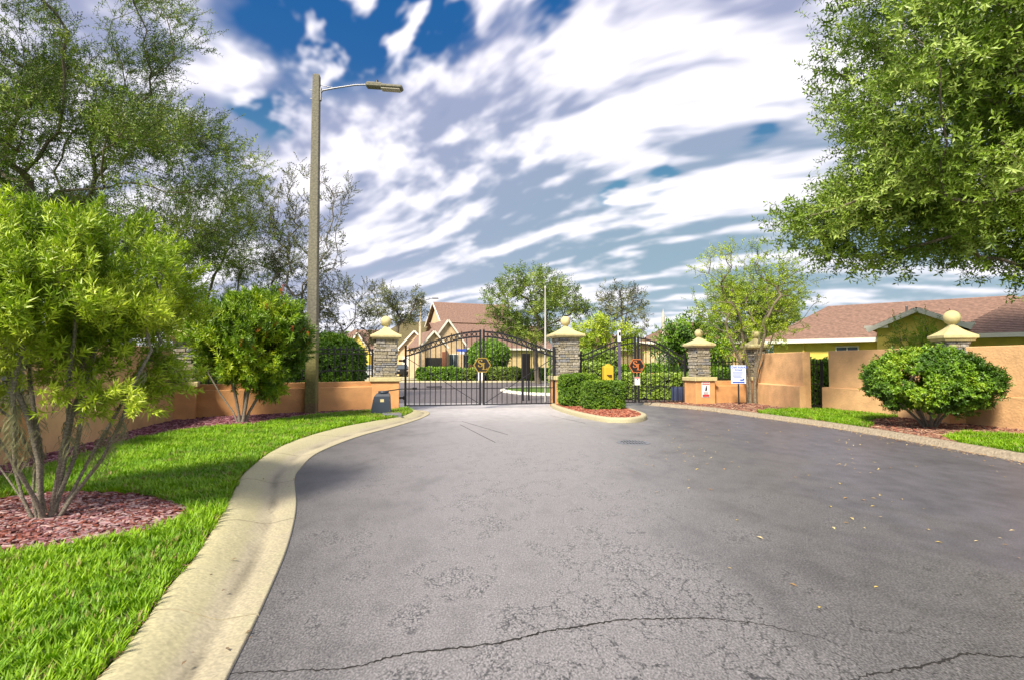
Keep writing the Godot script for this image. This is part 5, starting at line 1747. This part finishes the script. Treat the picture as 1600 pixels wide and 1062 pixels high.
	b = MB.new()
	b.bar(Vector3(0.06, 0.70, 0.0), Vector3(0.55, 0.71, -1.3), 0.03, 0.03)
	b.bar(Vector3(0.55, 0.71, -1.3), Vector3(1.0, 0.66, -2.75), 0.03, 0.03)
	b.box(Vector3(1.0, 0.66, -2.75), Vector3(0.16, 0.08, 0.08), Basis.IDENTITY, 0.01)
	obj("arm", b.mesh(), M.iron, t)
	t = thing("concrete_pad", "small grey concrete pad beside the gate opener at the kerb", "pad", Vector3(-3.46, 0.08, -15.75), 0.3)
	b = MB.new()
	b.box(Vector3(0, 0.05, 0), Vector3(0.52, 0.14, 0.5), Basis.IDENTITY, 0.015)
	obj("slab", b.mesh(), M.steel, t)
	# drain cover
	t = thing("drain_cover", "round cast iron drain grate set in the asphalt", "drain grate", Vector3(2.49, 0.002, -11.24))
	b = MB.new()
	b.lathe(Vector3.ZERO, [Vector2(0.34, -0.02), Vector2(0.34, 0.006), Vector2(0.27, 0.008), Vector2(0.27, -0.02)], 32, false)
	obj("frame", b.mesh(), M.steel, t)
	b = MB.new()
	b.lathe(Vector3.ZERO, [Vector2(0.27, 0.002), Vector2(0.001, 0.0021)], 24)
	obj("pit", b.mesh(), M.black, t)
	for i in 9:
		var x := -0.24 + i * 0.06
		var l := 2.0 * sqrt(maxf(0.27 * 0.27 - x * x, 0.001))
		b = MB.new()
		b.box(Vector3(x, 0.006, 0), Vector3(0.026, 0.01, l), Basis.IDENTITY, 0.003)
		obj("bar", b.mesh(), M.steel, t)
	b = MB.new()
	b.box(Vector3(0, 0.007, 0), Vector3(0.53, 0.011, 0.03), Basis.IDENTITY, 0.003)
	obj("bar", b.mesh(), M.steel, t)
	# tow-away sign
	t = thing("tow_sign", "blue and white tow away sign on a thin black post in the right mulch", "sign", Vector3(8.42, 0.08, -20.25), -0.2)
	b = MB.new()
	b.box(Vector3(0, 0.5, -0.02), Vector3(0.05, 1.0, 0.035))
	obj("post", b.mesh(), M.iron, t)
	b = MB.new()
	b.box(Vector3(0, 1.15, 0.01), Vector3(0.52, 0.68, 0.012), Basis.IDENTITY, 0.005)
	obj("plate", b.mesh(), M.sign_blue, t)
	for w in [["TOW AWAY", 0.085, 1.42], ["ZONE", 0.075, 1.315]]:
		var o := obj("lettering", letters(w[0], w[1], false, true, 0.006), M.blue, t)
		o.position = Vector3(0, w[2], 0.02)
	b = MB.new()
	for i in 5:
		b.box(Vector3(rr(-0.05, 0.02) - 0.02, 1.23 - i * 0.045, 0.019), Vector3(rr(0.26, 0.40), 0.016, 0.004))
	b.box(Vector3(0, 0.865, 0.019), Vector3(0.42, 0.05, 0.004))
	b.box(Vector3(0.12, 0.95, 0.019), Vector3(0.13, 0.05, 0.004))
	b.box(Vector3(0.18, 0.985, 0.019), Vector3(0.05, 0.05, 0.004))
	obj("small_print", b.mesh(), M.blue, t)
	# warning sign on the right pillar
	t = thing("warning_sign", "red and white warning sign with a dark figure on the right gate pillar", "sign", Vector3(7.28, 0.66, -21.15) + Vector3(sin(0.23), 0, cos(0.23)) * 0.418, 0.23)
	b = MB.new()
	b.box(Vector3.ZERO, Vector3(0.34, 0.60, 0.012), Basis.IDENTITY, 0.005)
	obj("plate", b.mesh(), M.white, t)
	b = MB.new()
	b.box(Vector3(0, 0.225, 0.008), Vector3(0.29, 0.095, 0.006))
	b.box(Vector3(0, -0.235, 0.008), Vector3(0.29, 0.085, 0.006))
	obj("red_band", b.mesh(), M.red, t)
	var ow := obj("lettering", letters("WARNING", 0.05, false, true, 0.004), M.white, t)
	ow.position = Vector3(0, 0.225, 0.014)
	b = MB.new()
	b.face([Vector3(-0.035, -0.06, 0.009), Vector3(0.03, -0.065, 0.009), Vector3(0.055, 0.02, 0.009), Vector3(0.04, 0.09, 0.009), Vector3(0.0, 0.10, 0.009), Vector3(-0.02, 0.03, 0.009)])
	b.face([Vector3(0.01, 0.095, 0.0095), Vector3(0.05, 0.095, 0.0095), Vector3(0.055, 0.125, 0.0095), Vector3(0.03, 0.14, 0.0095), Vector3(0.01, 0.12, 0.0095)])
	obj("figure", b.mesh(), M.black, t)
	b = MB.new()
	for i in 3: b.box(Vector3(0, -0.115 - i * 0.03, 0.008), Vector3(0.22 - i * 0.03, 0.012, 0.004))
	obj("small_print", b.mesh(), M.steel, t)
	# call box and reader post on the island
	t = thing("call_box", "yellow call box standing behind the island hedges", "call box", Vector3(3.62, 0.1, -20.55), 0.2)
	b = MB.new()
	b.box(Vector3(0, 0.72, 0), Vector3(0.37, 1.44, 0.3), Basis.IDENTITY, 0.03)
	obj("housing", b.mesh(), M.yellow, t)
	b = MB.new()
	b.box(Vector3(0, 1.47, 0), Vector3(0.2, 0.08, 0.18), Basis.IDENTITY, 0.03)
	obj("hood", b.mesh(), M.yellow, t)
	b = MB.new()
	b.lathe(Vector3(0, 1.1, 0.152), [Vector2(0.09, 0), Vector2(0.09, 0.006), Vector2(0.001, 0.007)], 12)
	var em := obj("emblem", b.mesh(), M.rust, t)
	b = MB.new()
	b.box(Vector3(0, 1.1, 0.154), Vector3(0.2, 0.05, 0.012), Basis(Vector3.BACK, 0.0), 0.004)
	obj("panel", b.mesh(), M.rust, t)
	t = thing("reader_post", "slim violet grey steel post with a pale reader on top, left of the copper hexagon", "post", Vector3(4.02, 0.1, -20.35), 0.2)
	b = MB.new()
	b.box(Vector3(0, 1.4, 0), Vector3(0.085, 2.8, 0.085), Basis.IDENTITY, 0.01)
	obj("post", b.mesh(), M.violet, t)
	b = MB.new()
	b.box(Vector3(-0.03, 2.55, 0.07), Vector3(0.12, 0.42, 0.06), Basis.IDENTITY, 0.015)
	obj("reader", b.mesh(), M.white, t)
	b = MB.new()
	b.box(Vector3(-0.03, 2.62, 0.103), Vector3(0.07, 0.12, 0.01))
	obj("reader_window", b.mesh(), M.black, t)
	# things just beyond the gates
	t = thing("sign_board", "tall black board on two legs seen through the wider gate", "sign board", Vector3(0.62, 0, -24.3), 0.5)
	b = MB.new()
	b.box(Vector3(0, 1.53, 0), Vector3(0.40, 1.12, 0.12), Basis.IDENTITY, 0.01)
	obj("board", b.mesh(), M.black, t)
	for s in [-0.15, 0.15]:
		b = MB.new()
		b.box(Vector3(s, 0.5, 0), Vector3(0.06, 1.0, 0.06))
		obj("leg", b.mesh(), M.iron, t)
	t = thing("white_pole", "thin white pole between the black board and the middle pillar", "pole", Vector3(1.45, 0, -23.6))
	b = MB.new()
	b.lathe(Vector3.ZERO, [Vector2(0.045, 0), Vector2(0.04, 3.0), Vector2(0.03, 4.9), Vector2(0.05, 4.95), Vector2(0.001, 5.02)], 10)
	obj("shaft", b.mesh(), mat(0.5, 0.5, 0.5, 0.6), t)
	t = thing("concrete_pole", "pale tapering concrete pole behind the smaller gate", "pole", Vector3(10.6, 0, -38))
	b = MB.new()
	b.lathe(Vector3.ZERO, [Vector2(0.19, 0), Vector2(0.12, 4.9), Vector2(0.001, 5.5)], 8, false)
	obj("shaft", b.mesh(), mat(0.5, 0.46, 0.4, 0.9), t)
	t = thing("street_lamp", "distant pale lamp post in front of the tan house gables", "street lamp", Vector3(-9.9, 0, -58.5))
	b = MB.new()
	b.lathe(Vector3.ZERO, [Vector2(0.17, 0), Vector2(0.12, 8.6), Vector2(0.001, 8.7)], 8)
	obj("pole", b.mesh(), mat(0.46, 0.40, 0.29, 0.9), t)
	b = MB.new()
	b.bar(Vector3(0, 8.3, 0), Vector3(1.3, 8.7, 0), 0.06, 0.06)
	b.box(Vector3(1.6, 8.7, 0), Vector3(0.7, 0.14, 0.26), Basis.IDENTITY, 0.04)
	obj("arm", b.mesh(), M.steel, t)
	t = thing("street_sign", "blue street name sign on a post by the tan house", "sign", Vector3(-4.45, 0, -48.2), 0.1)
	b = MB.new()
	b.box(Vector3(0, 1.4, 0), Vector3(0.07, 2.8, 0.07))
	obj("post", b.mesh(), M.steel, t)
	b = MB.new()
	b.box(Vector3(-0.02, 2.86, 0.02), Vector3(0.98, 0.22, 0.03))
	obj("name_blade", b.mesh(), M.blue, t)
	b = MB.new()
	b.box(Vector3(0.02, 2.62, 0.0), Vector3(0.4, 0.2, 0.03))
	obj("cross_blade", b.mesh(), M.sign_blue, t)
	t = thing("utility_pedestal", "white utility pedestal below the gold hexagon at the far kerb", "pedestal", Vector3(-2.8, 0.1, -49.9))
	b = MB.new()
	b.box(Vector3(0, 0.5, 0), Vector3(0.6, 1.0, 0.4), Basis.IDENTITY, 0.05)
	obj("cabinet", b.mesh(), M.white, t)
	b = MB.new()
	b.box(Vector3(0, 1.02, 0), Vector3(0.66, 0.06, 0.46), Basis.IDENTITY, 0.02)
	obj("lid", b.mesh(), M.white, t)
	t = thing("rubbish_bin", "dark grey wheeled bin against the tan house wall", "bin", Vector3(0.45, 0.1, -54.0), 0.2)
	b = MB.new()
	square_lathe(b, [Vector2(0.36, 0.0), Vector2(0.43, 0.85)])
	obj("body", b.mesh(), mat(0.07, 0.07, 0.08, 0.6), t)
	b = MB.new()
	b.box(Vector3(0, 0.9, 0), Vector3(0.92, 0.1, 0.92), Basis.IDENTITY, 0.03)
	obj("lid", b.mesh(), mat(0.07, 0.07, 0.08, 0.6), t)
	t = thing("ribbed_cabinet", "dark blue ribbed cabinet behind the right leaf of the smaller gate", "cabinet", Vector3(7.15, 0.05, -23.4), 0.1)
	b = MB.new()
	b.box(Vector3(0, 0.31, 0), Vector3(0.52, 0.62, 0.45), Basis.IDENTITY, 0.03)
	obj("housing", b.mesh(), M.navy, t)
	for i in 6:
		b = MB.new()
		b.box(Vector3(-0.2 + i * 0.08, 0.3, 0.235), Vector3(0.03, 0.5, 0.03), Basis.IDENTITY, 0.006)
		obj("rib", b.mesh(), M.navy, t)
	car("dark car parked outside the white garage door", Vector3(-13.9, 0.11, -68.5), 0.3, mat(0.02, 0.02, 0.025, 0.25, 0.2))
	car("silver car parked behind the end of the left iron fence", Vector3(-15.8, 0.11, -62.0), 1.2, mat(0.45, 0.46, 0.5, 0.3, 0.4))

# ---------------------------------------------------------------- grass, mulch chips, leaves
func tuft_mesh(seed_: int, blades: int, h: float, w: float, spread: float) -> ArrayMesh:
	rng.seed = seed_
	var b := MB.new()
	for i in blades:
		var a := rr(0, TAU)
		var o := Vector3(cos(a), 0, sin(a))
		var root := o * spread * sqrt(rng.randf())
		var lean := Vector3(cos(a + rr(-1, 1)), 0, sin(a + rr(-1, 1))) * rr(0.15, 0.85)
		var hh := h * rr(0.6, 1.15)
		var side := lean.cross(Vector3.UP).normalized() * w * rr(0.7, 1.2)
		var p1 := root + lean * hh * 0.35 + Vector3.UP * hh * 0.55
		var p2 := root + lean * hh * 0.95 + Vector3.UP * hh * rr(0.75, 1.0)
		var g := rr(0.75, 1.2)
		b.col = Color(g * rr(0.9, 1.15), g, g * 0.9)
		b.face([root - side * 0.5, root + side * 0.5, p1 + side * 0.5, p1 - side * 0.5])
		b.face([p1 - side * 0.5, p1 + side * 0.5, p2])
	return b.mesh()

func bounds(p: PackedVector2Array) -> Rect2:
	var r := Rect2(p[0], Vector2.ZERO)
	for q in p: r = r.expand(q)
	return r

func grass() -> void:
	var tuft := tuft_mesh(71, 10, 0.085, 0.0085, 0.035)
	rng.seed = 72
	var patch := noise(73, 0.9, 3)
	var hole := PackedVector2Array(smooth_path(ring + [ring[0]], 4).slice(0, -1))
	for d in [[lawn_poly, 620.0, hole, "lawn grass on the left between kerb and mulch"], [lawn_r1, 420.0, null, "small lawn patch before the narrow iron gate"], [lawn_r2, 420.0, null, "lawn strip at the right edge below the round bush"]]:
		var pl: PackedVector2Array = d[0]
		var bb := bounds(pl)
		var xf := []
		var cc := PackedColorArray()
		for i in int(bb.get_area() * d[1]):
			var q := Vector2(rr(bb.position.x, bb.end.x), rr(bb.position.y, bb.end.y))
			if q.y > -1.5: continue
			if not Geometry2D.is_point_in_polygon(q, pl): continue
			if d[2] != null and Geometry2D.is_point_in_polygon(q, d[2]): continue
			var far := clampf(-q.y / 14.0, 0, 1)
			if rng.randf() > lerpf(1.0, 0.55, far): continue
			var n := patch.get_noise_2dv(q)
			var s := rr(0.8, 1.25) * (1.0 + n * 0.25) * lerpf(1.0, 1.25, far)
			xf.append(Transform3D(Basis(Vector3.UP, rr(0, TAU)).scaled(Vector3(s, s * rr(0.85, 1.15), s)), Vector3(q.x, 0.088, q.y)))
			var c := Color(0.17, 0.36, 0.008).lerp(Color(0.30, 0.50, 0.012), clampf(0.5 + n + rr(-0.4, 0.4), 0, 1))
			if rng.randf() < 0.05 + 0.12 * clampf(-n * 2.0, 0, 1): c = Color(0.33, 0.28, 0.10)
			var dry := q.distance_to(Vector2(-3.7, -16.2))
			if dry < 1.3 and rng.randf() < 0.5: c = c.lerp(Color(0.36, 0.30, 0.09), rr(0.3, 0.9))
			cc.append(c)
		tag(scatter("grass", tuft, M.grass, xf, cc), d[3], "grass")

func chips_over(called: String, label: String, pl: PackedVector2Array, y: float, per: float, cols: Array, size: Vector2, avoid = [], only_front := -99.0) -> void:
	var b := MB.new()
	b.col = Color.WHITE
	b.box(Vector3.ZERO, Vector3(1.0, 0.16, 0.3), Basis(Vector3.UP, 0.1), 0.04)
	var bb := bounds(pl)
	var xf := []
	var cc := PackedColorArray()
	for i in int(bb.get_area() * per):
		var q := Vector2(rr(bb.position.x, bb.end.x), rr(bb.position.y, bb.end.y))
		if not Geometry2D.is_point_in_polygon(q, pl): continue
		var bad := false
		for a in avoid:
			if Geometry2D.is_point_in_polygon(q, a): bad = true
		if bad: continue
		var e := Basis(ball_dir(), rr(-0.45, 0.45)) * Basis(Vector3.UP, rr(0, TAU))
		xf.append(Transform3D(e.scaled(Vector3.ONE * rr(size.x, size.y)), Vector3(q.x, y + rr(0.0, 0.022), q.y)))
		var c: Color = cols[rng.randi() % cols.size()]
		cc.append(c * rr(0.7, 1.3))
	tag(scatter(called, b.mesh(), M.chip, xf, cc), label, "mulch")

func litter() -> void:
	rng.seed = 81
	var me := smooth_path(mulch_edge, 5)
	for i in me.size(): me[i] += Vector2(0.06, 0.0)
	var wp := smooth_path(wall_l, 4)
	wp.reverse()
	var purple := [Color(0.16, 0.045, 0.065), Color(0.24, 0.09, 0.12), Color(0.10, 0.03, 0.04), Color(0.32, 0.17, 0.20)]
	chips_over("mulch_chips", "purple red mulch chips along the left walls", poly([me, [Vector2(-3.6, -18.4), Vector2(-3.8, -18.4), Vector2(-4.9, -18.2), Vector2(-9.1, -15.3)], wp]), 0.097, 330.0, purple, Vector2(0.05, 0.12))
	var red := [Color(0.17, 0.045, 0.03), Color(0.24, 0.10, 0.09), Color(0.10, 0.03, 0.03), Color(0.36, 0.25, 0.25), Color(0.20, 0.09, 0.11), Color(0.30, 0.20, 0.22)]
	chips_over("mulch_chips", "dark red mulch chips in the ring round the big bright shrub", PackedVector2Array(smooth_path(ring + [ring[0]], 4).slice(0, -1)), 0.10, 1700.0, red, Vector2(0.02, 0.09))
	var isl := island_path()
	var inn := offset_path(isl, 0.16, true)
	if not Geometry2D.is_point_in_polygon(inn[0], PackedVector2Array(isl)): inn = offset_path(isl, -0.16, true)
	chips_over("mulch_chips", "orange red mulch chips on the gate island", PackedVector2Array(inn), 0.118, 420.0, [Color(0.24, 0.055, 0.03), Color(0.33, 0.10, 0.055), Color(0.15, 0.035, 0.025), Color(0.40, 0.19, 0.12)], Vector2(0.05, 0.11))
	var rl := smooth_path(rk_lawn, 8)
	chips_over("mulch_chips", "brown mulch and dry leaves along the right walls", poly([rl, [Vector2(5.4, -22.4), Vector2(7.2, -22.4), Vector2(9.3, -21.6), Vector2(9.45, -18.0), Vector2(10.4, -18.3), Vector2(11.5, -14.0), Vector2(13.4, -5.0), Vector2(15.2, 4.0)]]), 0.095, 210.0, [Color(0.20, 0.10, 0.07), Color(0.30, 0.17, 0.11), Color(0.13, 0.06, 0.05), Color(0.36, 0.23, 0.16), Color(0.22, 0.07, 0.05)], Vector2(0.05, 0.13), [lawn_r1, lawn_r2])
	# fallen leaves on the asphalt and in the right gutter
	var b := MB.new()
	b.col = Color.WHITE
	b.leaf(Vector3(-0.5, 0, 0), Vector3.RIGHT, Vector3.UP, 1.0, 0.42, 0.12, 0.1)
	var xf := []
	var cc := PackedColorArray()
	var tan_ := [Color(0.50, 0.38, 0.16), Color(0.62, 0.50, 0.26), Color(0.36, 0.22, 0.09), Color(0.55, 0.42, 0.10)]
	var clump := noise(82, 0.45, 2)
	var tries := 0
	while xf.size() < 280 and tries < 6000:
		tries += 1
		var q := Vector2(rr(1.5, 8.2), rr(-16.5, -3.6))
		if clump.get_noise_2dv(q) < 0.06 and rng.randf() < 0.9: continue
		xf.append(Transform3D(Basis(Vector3.UP, rr(0, TAU)).scaled(Vector3.ONE * rr(0.03, 0.075)), Vector3(q.x, 0.008, q.y)))
		cc.append(tan_[rng.randi() % 4] * rr(0.8, 1.1))
	tag(scatter("fallen_leaves", b.mesh(), M.chip, xf, cc), "scattered tan leaves on the right side of the asphalt", "leaves")
	xf = []; cc = PackedColorArray()
	for i in 1500:
		var k := rng.randi() % (rl.size() - 12)
		var q: Vector2 = rl[k].lerp(rl[k + 1], rng.randf())
		q += Vector2(-0.28 - absf(rng.randfn(0.0, 0.16)), rr(-0.1, 0.1))
		xf.append(Transform3D(Basis(ball_dir(), rr(-0.3, 0.3)) * Basis(Vector3.UP, rr(0, TAU)).scaled(Vector3.ONE * rr(0.025, 0.065)), Vector3(q.x, 0.02, q.y)))
		cc.append([Color(0.32, 0.19, 0.08), Color(0.42, 0.27, 0.12), Color(0.24, 0.12, 0.06), Color(0.5, 0.36, 0.17)][rng.randi() % 4])
	tag(scatter("fallen_leaves", b.mesh(), M.chip, xf, cc), "brown leaf litter lying along the right kerb", "leaves")
	xf = []; cc = PackedColorArray()
	var kl := smooth_path(kerb_l, 8)
	for i in 700:
		var k := rng.randi() % (kl.size() - 20) + 10
		var q: Vector2 = kl[k].lerp(kl[k + 1], rng.randf()) + Vector2(rr(-0.05, 0.03), 0)
		xf.append(Transform3D(Basis(ball_dir(), rr(-0.4, 0.4)) * Basis(Vector3.UP, rr(0, TAU)).scaled(Vector3.ONE * rr(0.02, 0.05)), Vector3(q.x, 0.112, q.y)))
		cc.append([Color(0.22, 0.13, 0.06), Color(0.30, 0.20, 0.10), Color(0.15, 0.09, 0.05)][rng.randi() % 3])
	for i in 40:
		var k := rng.randi() % (kl.size() - 40) + 18
		var q: Vector2 = kl[k] + Vector2(rr(0.1, 0.8), 0)
		xf.append(Transform3D(Basis(Vector3.UP, rr(0, TAU)).scaled(Vector3.ONE * rr(0.02, 0.05)), Vector3(q.x, 0.125 - 0.1 * clampf((q.x - kl[k].x) / 0.55, 0, 1), q.y)))
		cc.append(Color(0.16, 0.11, 0.06))
	tag(scatter("fallen_leaves", b.mesh(), M.chip, xf, cc), "brown leaf crumbs along the left kerb edge", "leaves")
